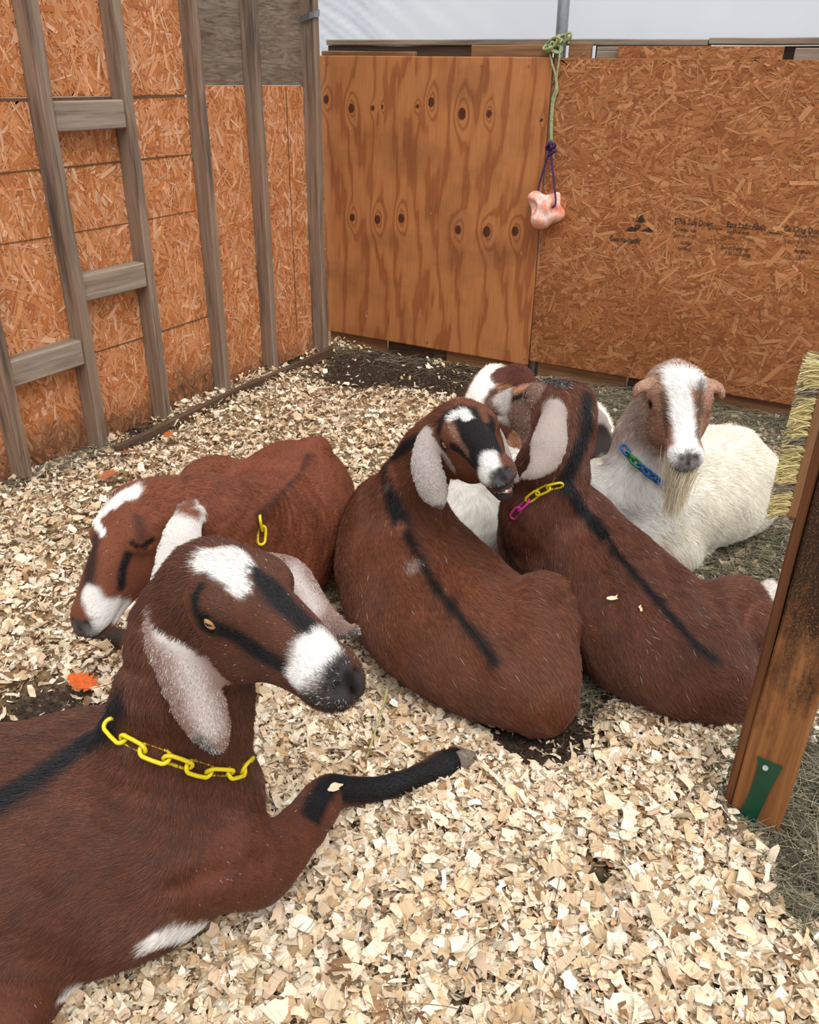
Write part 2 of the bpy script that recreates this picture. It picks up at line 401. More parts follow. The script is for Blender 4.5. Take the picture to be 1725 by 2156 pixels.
_o = mesh_np('plywood_sheet', _V, _F, M_PLY, None, False, {'ring': ('FLOAT', ring.ravel()), 'knot': ('FLOAT', knot.ravel())})
_s = _o.modifiers.new('solid', 'SOLIDIFY'); _s.thickness = 0.012; _s.offset = -1
wb_add(_o)
PAL_B = [(180, 118, 72), (166, 104, 60), (194, 134, 88), (174, 112, 66), (156, 94, 54), (200, 144, 98), (178, 116, 70)]
_e = empty('strand_board_sheet'); wb_add(_e)
osb_panel('strand_board', _e, (-1.336, YB, .08), (1, 0, 0), (0, 0, 1), (0, -1, 0), 1.80, 1.236, 0.012, 12000, PAL_B, 7, M_OSBB, 0.12, 0.85, None, (.55, (.80, .76, .74)))
# plank ends below; the narrow dark one imitates the shade of a gap
for i, (x0, x1, yo, m) in enumerate([(-2.46, -2.12, 0, M_BROWNBOARD), (-2.12, -1.78, .018, M_DARKBOARD), (-1.78, -1.352, 0.004, M_BROWNBOARD), (-1.305, -.885, 0.0, M_BROWNBOARD), (-.885, -.79, .03, M_DARKBOARD), (-.79, .44, 0.006, M_BROWNBOARD)]):
    wb_add(box('plank', ((x0 + x1) / 2, YB + .034 + yo, 0.005), (x1 - x0 - .003, 0.02, .15), m, None, bev=.004, segs=4, wob=.002, seed=i))
# timbers above the sheets, under the cap; dark rear ones imitate the gap's shade
for i, (x0, x1, z0, z1, yy, m) in enumerate([(-2.46, -1.72, 1.27, 1.36, YB + .085, M_DARKBOARD), (-2.46, -1.98, 1.29, 1.337, YB + .03, M_BROWNBOARD), (-1.715, -1.365, 1.27, 1.362, YB + .04, M_BROWNBOARD),
                                             (-1.29, -1.20, 1.27, 1.37, YB + .04, M_BROWNBOARD), (-1.20, .46, 1.25, 1.36, YB + .10, M_DARKBOARD), (-1.18, -1.09, 1.27, 1.358, YB + .05, M_GREY), (-.455, -.2, 1.27, 1.352, YB + .05, M_GREY)]):
    wb_add(box('timber', ((x0 + x1) / 2, yy, (z0 + z1) / 2), (x1 - x0, .028, z1 - z0), m, None, bev=.003, segs=4, wob=.0015, seed=20 + i))
_e = empty('strand_board_offcut'); wb_add(_e)
osb_panel('strand_board', _e, (-1.09, YB + .022, 1.26), (1, 0, 0), (0, 0, 1), (0, -1, 0), .60, .098, .012, 420, PAL_B, 17, M_OSBB, 0.3, 0.8)
for i, (x0, x1, dz) in enumerate([(-2.46, -.765, 0), (-.762, .46, .004)]):
    wb_add(box('cap_rail', ((x0 + x1) / 2, YB + .095, 1.372 + dz), (x1 - x0, .075, .022), M_GREY, None, bev=.003, segs=6, wob=.001, seed=40 + i))
# screws in the sheets
M_SCREW = m_flat('screw_head', (178, 140, 84), 0.4, 0.5, 0.1, 50, 0.6)
def disc(r, th, n=8):
    vs = [(r * math.cos(2 * math.pi * k / n), -th, r * math.sin(2 * math.pi * k / n)) for k in range(n)] + [(r * math.cos(2 * math.pi * k / n), 0, r * math.sin(2 * math.pi * k / n)) for k in range(n)]
    return vs, [tuple(range(n))] + [(k, k + n, (k + 1) % n + n, (k + 1) % n) for k in range(n)]
_sv, _sf = disc(.0045, .0025)
_sm = bpy.data.meshes.new('screw'); _sm.from_pydata(_sv, [], _sf); _sm.materials.append(M_SCREW)
for (px, py) in [(1114, 137), (1015, 136), (690, 132), (1205, 114), (1230, 114), (1400, 130), (1500, 137), (1562, 131), (1212, 132), (1204, 193), (1290, 190), (1660, 830), (1140, 800), (700, 690), (900, 720), (1105, 755), (1300, 770), (1250, 160)]:
    q = P(px, py, y=YB - .002)
    if q[2] > 1.318: q = P(px, py, y=YB + .024)
    o = bpy.data.objects.new('screw', _sm); link(o); o.location = tuple(q); wb_add(o)
# stamp on the strand board
def lettering(body, px, py, size, bold=0.0, slope=0.0):
    fc = bpy.data.curves.new('stamped_lettering', 'FONT'); fc.body = body; fc.size = size; fc.align_x = 'LEFT'; fc.offset = bold; fc.resolution_u = 2; fc.extrude = 0.0
    fc.materials.append(M_INK)
    o = bpy.data.objects.new('stamped_lettering', fc); link(o)
    q = P(px, py, y=YB - .0042); o.location = tuple(q); o.rotation_euler = (math.pi / 2, 0, 0); o.scale = (.60, .86, 1); wb_add(o); return o
lettering('Georgia-Pacific', 1283, 507, .036, .0012)
lettering('This Side Down', 1424, 471, .037, .0010)
lettering('Strength Axis', 1424, 486, .024, .0006)
lettering('Space Panels 1/8"', 1418, 498, .022)
lettering('All Edges', 1432, 514, .022, .0004); lettering('And Ends', 1426, 526, .024, .0004)
lettering('Este Lado Abajo', 1530, 478, .037, .0010)
lettering('Eje De Fuerza', 1531, 490, .024, .0006)
lettering('Espaciar 1/8 Pulgada', 1522, 502, .024)
lettering('En Los Extremos', 1518, 524, .026, .0004); lettering('Y En Los Bordes', 1526, 536, .024, .0004)
lettering('Ce Cote Dessous', 1650, 487, .037, .0010)
lettering('Axe De Force', 1672, 498, .024, .0006)
lettering('Espacer Les Panneaux', 1650, 510, .024)
lettering('Au Moins', 1672, 532, .026, .0004); lettering('1/8 Po', 1674, 545, .026, .0004)
def ink_poly(pix, name='stamped_mark'):
    vs = [P(a, b, y=YB - .0042) for a, b in pix]
    wb_add(mesh_np(name, vs, [tuple(range(len(vs)))[::-1]], M_INK))
ink_poly([(1352, 452), (1336, 468), (1362, 469)]); ink_poly([(1315, 487), (1328, 476), (1340, 480), (1341, 487)]); ink_poly([(1352, 484), (1367, 478), (1376, 488), (1352, 488)])
lettering('GP', 1336, 483, .032, .002)
ink_poly([(1421, 459), (1425, 459), (1425, 474), (1421, 474)]); ink_poly([(1492, 479), (1522, 481), (1522, 484), (1492, 482)]); ink_poly([(1616, 488), (1648, 491), (1648, 494), (1616, 491)])
bpy.context.view_layer.update()
for o, p in _kids:
    o.parent = p; o.matrix_parent_inverse = p.matrix_world.inverted()

# ------------------------------------------------------------------ translucent white film of the shelter behind the wall
_t = NT('white_film', 0.35, 0.4)
_t.base(_t.ramp(_t.noise(_t.coord((1, 1, 1)), 3, 4), [(0.3, lin((226, 230, 238))), (0.7, lin((240, 243, 248)))]))
_tl = _t.node('ShaderNodeBsdfTranslucent'); _tl.inputs[0].default_value = (.90, .92, .96, 1); _mx = _t.node('ShaderNodeMixShader'); _mx.inputs[0].default_value = 0.62
_t.lk(_t.b.outputs[0], _mx.inputs[1]); _t.lk(_tl.outputs[0], _mx.inputs[2]); _t.lk(_mx.outputs[0], _t.n['Material Output'].inputs['Surface'])
_gu, _gv = np.meshgrid(np.linspace(-3.0, 1.6, 180), np.linspace(0.9, 2.7, 80), indexing='ij')
_pp = np.stack([_gu.ravel(), np.zeros(_gu.size), _gv.ravel()], 1)
_w = .010 * vnoise(_pp, 6, 1) + .004 * vnoise(_pp, 22, 2)
_d = np.exp(-np.maximum(0, _pp[:, 0] + 2.4) / .25); _w += _d * .02 * np.sin((_pp[:, 0] * 1.0 + _pp[:, 2] * 1.6) * 34 + 2 * vnoise(_pp, 9, 4))
_V = np.stack([_gu.ravel(), 3.86 + _w, _gv.ravel()], 1); _ix = np.arange(_gu.size).reshape(_gu.shape)
_F = np.stack([_ix[:-1, :-1], _ix[1:, :-1], _ix[1:, 1:], _ix[:-1, 1:]], -1).reshape(-1, 4)
_o = mesh_np('wall_film', _V, _F, _t.m, None, True); tag(_o, 'translucent white plastic film of the shelter above the back wall', kind='structure')

# ------------------------------------------------------------------ ground and bedding
SOIL = [(P(1140, 1555, z=0), .15), (P(1185, 1500, z=0), .10), (P(95, 1530, z=0), .13), (P(800, 775, z=0), .42), (P(620, 760, z=0), .12), (P(980, 800, z=0), .35), (P(300, 905, z=0), .10), (P(1260, 1860, z=0), .035), (P(960, 2130, z=0), .03)]
HAYC = [(P(1730, 1720, z=0), .20), (P(1600, 1190, z=0), .34), (P(1560, 900, z=0), .45), (P(1250, 850, z=0), .35), (P(1250, 1470, z=0), .10), (P(1720, 1930, z=0), .09)]
def hgt(X, Y):
    p = np.stack([X, Y, 0 * X], 1)
    z = 0.012 * vnoise(p, 3.1, 3) + 0.010 * vnoise(p, 9, 4)
    z += 0.022 * np.clip((2.6 - (X * FH[0] + Y * FH[1])) / 1.2, 0, 1)
    q = P(1580, 1735, z=.02); z -= 0.030 * np.exp(-((X - q[0]) ** 2 + (Y - q[1]) ** 2) / .11 ** 2)
    for c, r in SOIL: z -= 0.018 * np.exp(-((X - c[0]) ** 2 + (Y - c[1]) ** 2) / (r * .8) ** 2)
    return z
def cover(X, Y):
    """how thickly shavings lie"""
    p = np.stack([X, Y, 0 * X], 1); c = np.ones(len(X))
    for q, r in SOIL:
        d = np.hypot(X - q[0], Y - q[1]) / r * (1 + .25 * vnoise(p, 30, 6)); c = np.minimum(c, np.clip((d - .55) / .5, 0.06, 1))
    for q, r in HAYC:
        d = np.hypot(X - q[0], Y - q[1]) / r * (1 + .25 * vnoise(p, 20, 7)); c = np.minimum(c, np.clip((d - .4) / .7, 0.30, 1))
    return c
_gx, _gy = np.meshgrid(np.linspace(-3.0, 1.9, 164), np.linspace(-.4, 4.4, 160), indexing='ij')
_z = hgt(_gx.ravel(), _gy.ravel()); _c = cover(_gx.ravel(), _gy.ravel())
_V = np.stack([_gx.ravel(), _gy.ravel(), _z], 1); _ix = np.arange(_gx.size).reshape(_gx.shape)
_F = np.stack([_ix[:-1, :-1], _ix[1:, :-1], _ix[1:, 1:], _ix[:-1, 1:]], -1).reshape(-1, 4)
_t = NT('soil', 0.9, 0.15)
_v = _t.coord((1, 1, 1)); _n1 = _t.noise(_v, 60, 6, 0.7); _n2 = _t.noise(_v, 9, 4)
_soil = _t.ramp(_n1, [(0.3, lin((30, 23, 19))), (0.55, lin((62, 50, 41))), (0.72, lin((112, 94, 76)))])
_dust = _t.ramp(_n1, [(0.3, lin((92, 72, 50))), (0.55, lin((168, 140, 104))), (0.8, lin((214, 188, 148)))])
_t.base(_t.mix(_t.attr('cover', 'Fac'), _soil, _dust)); _t.bump(_n1, 0.8, 0.006)
floor = mesh_np('floor', _V, _F, _t.m, None, True, {'cover': ('FLOAT', np.clip(_c - .1, 0, 1))})
tag(floor, 'earth floor of the pen under the bedding', kind='structure')

_t = NT('wood_shaving', 0.7, 0.25)
_sv = _t.attr('cuv', 'Vector'); _mp = _t.node('ShaderNodeMapping'); _mp.inputs['Scale'].default_value = (300, 26, 1); _t.lk(_sv, _mp.inputs['Vector'])
_n = _t.noise(_mp.outputs[0], 1.0, 2, 0.5, 0.4)
_t.base(_t.mix(1.0, _t.attr('col'), _t.ramp(_n, [(0.28, (.70, .62, .52)), (0.50, (.96, .95, .94)), (0.8, (1.03, 1.03, 1.03))]), 'MULTIPLY'))
M_SHAV = _t.m
PAL_S = np.array([lin(c) for c in [(232, 216, 190), (222, 200, 168), (240, 230, 212), (206, 180, 144), (224, 196, 168), (236, 222, 198), (216, 188, 152), (192, 160, 122), (150, 118, 86)]])
PAL_W = np.array([.19, .17, .18, .11, .11, .12, .08, .06, .035]); PAL_W /= PAL_W.sum()
def shavings(X, Y, Z, rs, lmin, lmax, nl, nw, tilt):
    """curled, frayed shavings: (n, nl*nw, 3) points and their colours"""
    n = len(X); L = rs.uniform(lmin, lmax, n); W = L * np.where(rs.rand(n) < .35, rs.uniform(.16, .4, n), rs.uniform(.4, .9, n))
    kap = rs.normal(size=n) * np.where(rs.rand(n) < .25, 60, 26) + 1e-3; tw = rs.normal(size=n) * 6
    s = np.linspace(-.5, .5, nl); t = np.linspace(-.5, .5, nw)
    S = s[None, :, None] * L[:, None, None] * np.ones((1, 1, nw)) + rs.uniform(-.24, .16, (n, nl, nw)) * np.sign(s)[None, :, None] * L[:, None, None] * (np.abs(s) > .45)[None, :, None]
    T = t[None, None, :] * W[:, None, None] * (1 + rs.uniform(-.38, .14, (n, nl, 1))) + rs.uniform(-.08, .08, (n, nl, nw)) * W[:, None, None]
    th = S * kap[:, None, None]
    lx = np.sin(th) / kap[:, None, None]; lz = (1 - np.cos(th)) / kap[:, None, None] + S * T * tw[:, None, None]
    lz -= lz.mean((1, 2), keepdims=True)
    lz *= rs.choice([-1, 1], n)[:, None, None]
    P3 = np.stack([lx, T, lz], -1).reshape(n, -1, 3)
    yaw = rs.uniform(0, 6.283, n); ax = rs.normal(size=(n, 2)) * tilt
    cx, sx, cy, sy, cz, sz = np.cos(ax[:, 0]), np.sin(ax[:, 0]), np.cos(ax[:, 1]), np.sin(ax[:, 1]), np.cos(yaw), np.sin(yaw)
    o = np.zeros(n); i1 = np.ones(n)
    Rx = np.stack([i1, o, o, o, cx, -sx, o, sx, cx], 1).reshape(n, 3, 3); Ry = np.stack([cy, o, sy, o, i1, o, -sy, o, cy], 1).reshape(n, 3, 3); Rz = np.stack([cz, -sz, o, sz, cz, o, o, o, i1], 1).reshape(n, 3, 3)
    R = Rz @ Ry @ Rx
    P3 = np.einsum('nij,nkj->nki', R, P3)
    low = P3[..., 2].min(1)
    P3 += np.stack([X, Y, Z - 0.35 * low], 1)[:, None]
    col = PAL_S[rs.choice(len(PAL_S), n, p=PAL_W)] * np.exp(rs.normal(size=(n, 1)) * .10)
    cuv = np.stack([S + rs.rand(n, 1, 1), T + rs.rand(n, 1, 1), np.zeros_like(S)], -1).reshape(n, -1, 3)
    ix = np.arange(nl * nw).reshape(nl, nw)
    F = np.stack([ix[:-1, :-1], ix[1:, :-1], ix[1:, 1:], ix[:-1, 1:]], -1).reshape(-1, 4)
    return P3, np.clip(col, 0, 1), cuv, F
def in_view(X, Y, m=480):
    d = np.stack([X, Y, 0 * X - CAM_H], 1); de = d @ FWD
    xs = 862.5 + FPX * (d @ RGT) / np.maximum(de, .05); ys = 1078 - FPX * (d @ UPV) / np.maximum(de, .05)
    return (de > .2) & (xs > -m) & (xs < 1725 + m) & (ys < 2156 + 2 * m), xs, ys, de
def scatter_pts(n, rs, thin=True):
    X, Y = rs.uniform(-2.42, 1.5, n), rs.uniform(-.2, 3.62, n)
    ok, xs, ys, de = in_view(X, Y)
    ok &= (rs.rand(n) < .55) | ((xs > -90) & (xs < 1815) & (ys < 2336))
    ok &= rs.rand(n) < cover(X, Y)
    if thin: ok &= rs.rand(n) < np.clip(3.2 / de ** 1.1 * .62, .35, 1)
    return X[ok], Y[ok]
rs = np.random.RandomState(5)
allV, allF, allC, allU, off = [], [], [], [], 0
for (n, l0, l1, nl, nw, tilt, z0, z1) in [(76000, .010, .036, 4, 3, .44, .0, .024), (37000, .012, .030, 3, 2, .5, .0, .028), (158000, .003, .013, 2, 2, .7, .0, .028)]:
    X, Y = scatter_pts(n, rs)
    Xn, Yn = rs.uniform(-1.3, .55, n // 3), rs.uniform(.15, 1.75, n // 3)             # thicker where the herd lies
    okn = in_view(Xn, Yn, 90)[0] & (rs.rand(len(Xn)) < cover(Xn, Yn)); X, Y = np.r_[X, Xn[okn]], np.r_[Y, Yn[okn]]
    cv = cover(X, Y); Z = hgt(X, Y) + rs.uniform(z0, z1, len(X)) * cv + .002
    V3, C3, U3, F = shavings(X, Y, Z, rs, l0, l1, nl, nw, tilt)
    m, k = V3.shape[:2]
    allV.append(V3.reshape(-1, 3)); allF.append((F[None] + (off + np.arange(m) * k)[:, None, None]).reshape(-1, 4))
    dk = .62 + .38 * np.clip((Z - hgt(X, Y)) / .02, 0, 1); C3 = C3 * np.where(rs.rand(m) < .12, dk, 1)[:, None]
    allC.append(np.repeat(np.hstack([C3, np.ones((m, 1))]), k, 0)); allU.append(U3.reshape(-1, 3)); off += m * k
# crumbs of earth on the bare patches
_cr = []
for (q, r) in SOIL:
    n = int(9000 * r * r / (.3 + r)) + 200; a, d = rs.uniform(0, 6.283, n), r * np.sqrt(rs.rand(n)) * 1.05
    _cr.append(np.stack([q[0] + d * np.cos(a), q[1] + d * np.sin(a)], 1))
_cr = np.vstack(_cr); _cr = _cr[_cr[:, 1] < 3.6]
V3, C3, U3, F = shavings(_cr[:, 0], _cr[:, 1], hgt(_cr[:, 0], _cr[:, 1]) + .001, rs, .003, .009, 2, 2, .6)
m, k = V3.shape[:2]; C3 = np.array([lin(c) for c in [(54, 42, 34), (74, 58, 46), (38, 30, 25), (120, 98, 76), (170, 146, 112)]])[rs.choice(5, m, p=[.3, .28, .22, .13, .07])]
allV.append(V3.reshape(-1, 3)); allF.append((F[None] + (off + np.arange(m) * k)[:, None, None]).reshape(-1, 4)); allC.append(np.repeat(np.hstack([C3, np.ones((m, 1))]), k, 0)); allU.append(U3.reshape(-1, 3)); off += m * k
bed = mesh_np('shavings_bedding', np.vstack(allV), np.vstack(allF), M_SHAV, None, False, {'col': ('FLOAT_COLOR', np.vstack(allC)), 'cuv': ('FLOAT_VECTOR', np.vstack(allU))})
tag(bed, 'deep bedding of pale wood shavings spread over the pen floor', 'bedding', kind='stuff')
# the three hundred largest shavings in the foreground, each a thing of its own
_n = 0
while _n < 300:
    px, py = rs.uniform(560, 1700), rs.uniform(1640, 2150)
    if px < 1725 - 1.75 * (py - 1200) * 0 and px - 560 < (1960 - py) * .35: continue
    if px > 1500 and py < 1800: continue
    q = P(px, py, z=.03)
    if cover(np.array([q[0]]), np.array([q[1]]))[0] < .8: continue
    X, Y = np.array([q[0]]), np.array([q[1]])
    V3, C3, U3, F = shavings(X, Y, hgt(X, Y) + .026 + .006 * rs.rand(1), rs, .026, .044, 5, 3, .34)
    o = mesh_np('wood_shaving', V3[0] - q, F, M_SHAV, None, False, {'col': ('FLOAT_COLOR', np.repeat(np.hstack([C3, [[1]]]), 15, 0)), 'cuv': ('FLOAT_VECTOR', U3[0])})
    o.location = tuple(q); tag(o, 'broad pale curled wood shaving lying on top of the foreground bedding', 'shaving', 'large wood shavings in the foreground'); _n += 1
FUR = True
# ------------------------------------------------------------------ goats: one continuous surface each, grown from tapered tubes
def resample(st, n):
    st = np.asarray(st, float)
    return smooth_path(st, n) if len(st) > 2 else np.array([st[0] + (st[1] - st[0]) * k / n for k in range(n + 1)])

def scatter(Q, vals, n):
    return np.stack([sum(np.bincount(Q[:, a], vals[a][:, j], n) for a in range(4)) for j in range(vals[0].shape[1])], 1)
def relax(V, Q):
    m = 0.5 * (V[Q[:, [1, 2, 3, 0]]] + V[Q[:, [3, 0, 1, 2]]])
    acc = scatter(Q, [m[:, a] for a in range(4)], len(V)); num = np.bincount(Q.ravel(), minlength=len(V))
    return V * 0.5 + 0.5 * acc / np.maximum(num, 1)[:, None]

class Goat:
    def __init__(s, name, label, vox, seed):
        s.name, s.label, s.vox, s.seed = name, label, vox, seed
        s.tubes, s.cuts = [], []
    # a tube: list of (centre, half width, half height up, half height down), ordered the way the hair lies
    def tube(s, part, st, k=0.03, side=None, sub=5, p=2.0, face=False, cup=0.0, cap=1.0, rolls=None):
        C = np.array([a[0] for a in st]); W = np.array([[a[1], a[2], a[3] if len(a) > 3 else a[2]] for a in st])
        R = np.array(rolls if rolls is not None else [0.0] * len(st))[:, None]
        A = resample(np.hstack([C, W, R]), sub)
        C, W, R = A[:, :3], np.maximum(A[:, 3:6], 0.002), A[:, 6]
        T = np.gradient(C, axis=0); T /= np.linalg.norm(T, axis=1, keepdims=True) + 1e-12
        if side is not None: S = np.tile(np.asarray(side, float), (len(C), 1))
        elif face: S = np.cross(T, EYE - C)
        else: S = np.cross(T, np.tile([0, 0, 1.0], (len(C), 1)))
        S -= T * (S * T).sum(1, keepdims=True); S /= np.linalg.norm(S, axis=1, keepdims=True) + 1e-12
        N = np.cross(S, T)
        c, d = np.cos(np.radians(R))[:, None], np.sin(np.radians(R))[:, None]
        S, N = S * c + N * d, N * c - S * d
        s.tubes.append(dict(part=part, C=C, W=W, S=S, N=N, T=T, k=k, p=p, cup=cup, cap=cap))
    def ell(s, part, c, rad, axes=np.eye(3), k=0.02, cut=False):
        d = dict(part=part, c=np.asarray(c, float), r=np.asarray(rad, float), A=np.asarray(axes, float), k=k)
        (s.cuts if cut else s.tubes).append(d)
    @staticmethod
    def sd(tb, Q):
        """approximate signed distance of points Q to one tube or ellipsoid"""
        if 'c' in tb:
            L = (Q - tb['c']) @ tb['A']; k0 = np.linalg.norm(L / tb['r'], axis=-1); k1 = np.linalg.norm(L / tb['r'] ** 2, axis=-1) + 1e-9
            return k0 * (k0 - 1) / k1
        out = np.full(Q.shape[:-1], 1e3, dtype=np.float32)
        for i in range(len(tb['C']) - 1):
            np.minimum(out, Goat.seg(tb, i, Q), out=out)
        return out
    @staticmethod
    def seg(tb, i, Q):
        C, W, S, N = tb['C'], tb['W'], tb['S'], tb['N']
        ax = C[i + 1] - C[i]; l2 = ax @ ax + 1e-12
        D = Q - C[i].astype(np.float32)
        t = D @ ax.astype(np.float32) / l2; tc = np.clip(t, 0, 1)
        over = (t - tc) * math.sqrt(l2)
        D = D - tc[..., None] * ax.astype(np.float32)
        sv = S[i] + S[i + 1]; sv /= np.linalg.norm(sv); nv = N[i] + N[i + 1]; nv /= np.linalg.norm(nv)
        w0, w1 = W[i], W[i + 1]
        u = D @ sv.astype(np.float32); v = D @ nv.astype(np.float32)
        a = w0[0] + (w1[0] - w0[0]) * tc
        bt = w0[1] + (w1[1] - w0[1]) * tc; bb = w0[2] + (w1[2] - w0[2]) * tc
        if tb['cup']: v = v - tb['cup'] * u * u / a
        b = np.where(v > 0, bt, bb)
        e = np.minimum(a, b) * tb['cap']
        U, V, O = np.abs(u / a), np.abs(v / b), np.abs(over / e)
        p = tb['p']
        if p != 2.0: k0 = ((U ** p + V ** p) ** (2.0 / p) + O * O) ** 0.5
        else: k0 = np.sqrt(U * U + V * V + O * O)
        k1 = np.sqrt((U / a) ** 2 + (V / b) ** 2 + (O / e) ** 2) + 1e-6
        g = np.where(k0 < 0.5, 1.0 / np.minimum(a, b), k1 / np.maximum(k0, 1e-6))
        return ((k0 - 1) / g).astype(np.float32)
    def field(s):
        lo, hi = np.full(3, 1e9), np.full(3, -1e9)
        for tb in s.tubes:
            if 'c' in tb: a, b = tb['c'] - tb['r'].max(), tb['c'] + tb['r'].max()
            else:
                m = tb['W'].max(1)[:, None]; a, b = (tb['C'] - m).min(0), (tb['C'] + m).max(0)
            lo, hi = np.minimum(lo, a), np.maximum(hi, b)
        h = s.vox; lo -= 4 * h; hi += 4 * h
        lo[2] = max(lo[2], -0.05)
        n = np.ceil((hi - lo) / h).astype(int) + 1
        gx = [lo[i] + h * np.arange(n[i]) for i in range(3)]
        F = np.full(tuple(n), 0.08, dtype=np.float32)
        def sl(a, b):
            i0 = np.clip(np.floor((a - lo) / h).astype(int), 0, n - 1); i1 = np.clip(np.ceil((b - lo) / h).astype(int) + 1, 1, n)
            return tuple(slice(p_, q_) for p_, q_ in zip(i0, i1))
        def pts(w):
            return np.stack(np.meshgrid(*[gx[i][w[i]] for i in range(3)], indexing='ij'), -1).astype(np.float32)
        for tb in s.tubes:
            mg = tb['k'] + 3 * h
            if 'c' in tb:
                w = sl(tb['c'] - tb['r'].max() - mg, tb['c'] + tb['r'].max() + mg)
                if F[w].size == 0: continue
                d = Goat.sd(tb, pts(w)).astype(np.float32)
            else:
                m = tb['W'].max(1); a, b = (tb['C'] - m[:, None]).min(0) - mg, (tb['C'] + m[:, None]).max(0) + mg
                w = sl(a, b)
                if F[w].size == 0: continue
                sp = 2 if tb['part'] in ('torso', 'neck') else 1          # broad forms need fewer samples
                d = np.full(tuple(-(-z // sp) for z in F[w].shape), 0.5, dtype=np.float32); o0 = np.array([q.start for q in w])
                gq = [gx[i][w[i]][::sp] for i in range(3)]
                for i in range(len(m) - 1):
                    mm = max(m[i], m[i + 1]) + mg
                    a2 = np.minimum(tb['C'][i], tb['C'][i + 1]) - mm; b2 = np.maximum(tb['C'][i], tb['C'][i + 1]) + mm
                    v2 = tuple(slice(int(np.searchsorted(gq[j], a2[j])), int(np.searchsorted(gq[j], b2[j]))) for j in range(3))
                    if d[v2].size == 0: continue
                    Qp = np.stack(np.meshgrid(*[gq[j][v2[j]] for j in range(3)], indexing='ij'), -1).astype(np.float32)
                    np.minimum(d[v2], Goat.seg(tb, i, Qp), out=d[v2])
                if sp == 2:
                    for j, nn in enumerate(F[w].shape):
                        d = np.moveaxis(d, j, 0); e = np.empty((2 * len(d),) + d.shape[1:], dtype=np.float32)
                        e[0::2] = d; e[1:-1:2] = 0.5 * (d[:-1] + d[1:]); e[-1] = d[-1]
                        d = np.moveaxis(e[:nn], 0, j)
            k = tb['k']; f = F[w]
            hh = np.maximum(k - np.abs(f - d), 0) / k
            F[w] = np.minimum(f, d) - hh * hh * k * 0.25
        for tb in s.cuts:
            mg = tb['k'] + 3 * h
            w = sl(tb['c'] - tb['r'].max() - mg, tb['c'] + tb['r'].max() + mg)
            if F[w].size == 0: continue
            d = -Goat.sd(tb, pts(w)).astype(np.float32); k = tb['k']; f = F[w]
            hh = np.maximum(k - np.abs(f - d), 0) / k
            F[w] = np.maximum(f, d) + hh * hh * k * 0.25
        return F, lo, h
    def surface(s):
        """surface nets"""
        F, lo, h = s.field()
        F[0], F[-1], F[:, 0], F[:, -1], F[:, :, 0], F[:, :, -1] = [0.05] * 6
        I = F < 0; n = np.array(F.shape)
        cnt = np.zeros(tuple(n - 1), dtype=np.int8)
        for dx in (0, 1):
            for dy in (0, 1):
                for dz in (0, 1):
                    cnt += I[dx:n[0] - 1 + dx, dy:n[1] - 1 + dy, dz:n[2] - 1 + dz]
        act = (cnt > 0) & (cnt < 8)
        ii = np.argwhere(act); idx = np.full(act.shape, -1, dtype=np.int32); idx[act] = np.arange(len(ii))
        cor = np.array([(a, b, c) for a in (0, 1) for b in (0, 1) for c in (0, 1)])
        val = np.stack([F[ii[:, 0] + c[0], ii[:, 1] + c[1], ii[:, 2] + c[2]] for c in cor], 1)
        acc = np.zeros((len(ii), 3)); num = np.zeros(len(ii))
        for a in range(8):
            for b in range(a + 1, 8):
                if np.abs(cor[a] - cor[b]).sum() != 1: continue
                va, vb = val[:, a], val[:, b]; m = (va < 0) != (vb < 0)
                t = np.where(m, va / np.where(m, va - vb, 1), 0)
                acc[m] += (cor[a] + (cor[b] - cor[a]) * t[:, None])[m]; num += m
        V = lo + h * (ii + acc / num[:, None])
        Q = []
        for ax in range(3):
            b, c = (ax + 1) % 3, (ax + 2) % 3
            s0 = [slice(1, -1)] * 3; s1 = [slice(1, -1)] * 3
            s0[ax] = slice(0, -1); s1[ax] = slice(1, None)
            A, B = I[tuple(s0)], I[tuple(s1)]
            for cond, flip in ((A & ~B, False), (~A & B, True)):
                e = np.argwhere(cond)
                if not len(e): continue
                e = e + np.array([0 if i == ax else 1 for i in range(3)])
                def g(ob, oc):
                    q = e.copy(); q[:, b] -= ob; q[:, c] -= oc; return idx[q[:, 0], q[:, 1], q[:, 2]]
                q = np.stack([g(1, 1), g(0, 1), g(0, 0), g(1, 0)], 1)
                Q.append(q[:, ::-1] if flip else q)
        Q = np.vstack(Q); Q = Q[(Q >= 0).all(1)]
        for it in range(2): V = relax(V, Q)
        s.Q = Q
        # which part each point belongs to, and the way its hair lies
        best = np.full(len(V), 1e3); part = np.zeros(len(V), dtype=int); flow = np.zeros_like(V); wt = np.zeros(len(V))
        s.parts = sorted({t['part'] for t in s.tubes})
        for tb in s.tubes:
            if 'c' in tb:
                ok = np.linalg.norm(V - tb['c'], axis=1) < tb['r'].max() + 0.06
                if not ok.any(): continue
                d = np.full(len(V), 1.0); d[ok] = Goat.sd(tb, V[ok].astype(np.float32)); fl = None
            else:
                m = tb['W'].max() + 0.06
                a, b = tb['C'].min(0) - m, tb['C'].max(0) + m
                ok = ((V > a) & (V < b)).all(1)
                if not ok.any(): continue
                Vo = V[ok].astype(np.float32); do = np.full(len(Vo), 1e3, dtype=np.float32); si = np.zeros(len(Vo), dtype=int)
                for i in range(len(tb['C']) - 1):
                    ds = Goat.seg(tb, i, Vo); mm = ds < do; do[mm] = ds[mm]; si[mm] = i
                d = np.full(len(V), 1.0); d[ok] = do
                fl = np.zeros_like(V); fl[ok] = tb['T'][si]
            m = d < best; best[m] = d[m]; part[m] = s.parts.index(tb['part'])
            if fl is not None:
                w = np.exp(-np.maximum(d, 0) / 0.02) * (d < 0.5); flow += fl * w[:, None]; wt += w
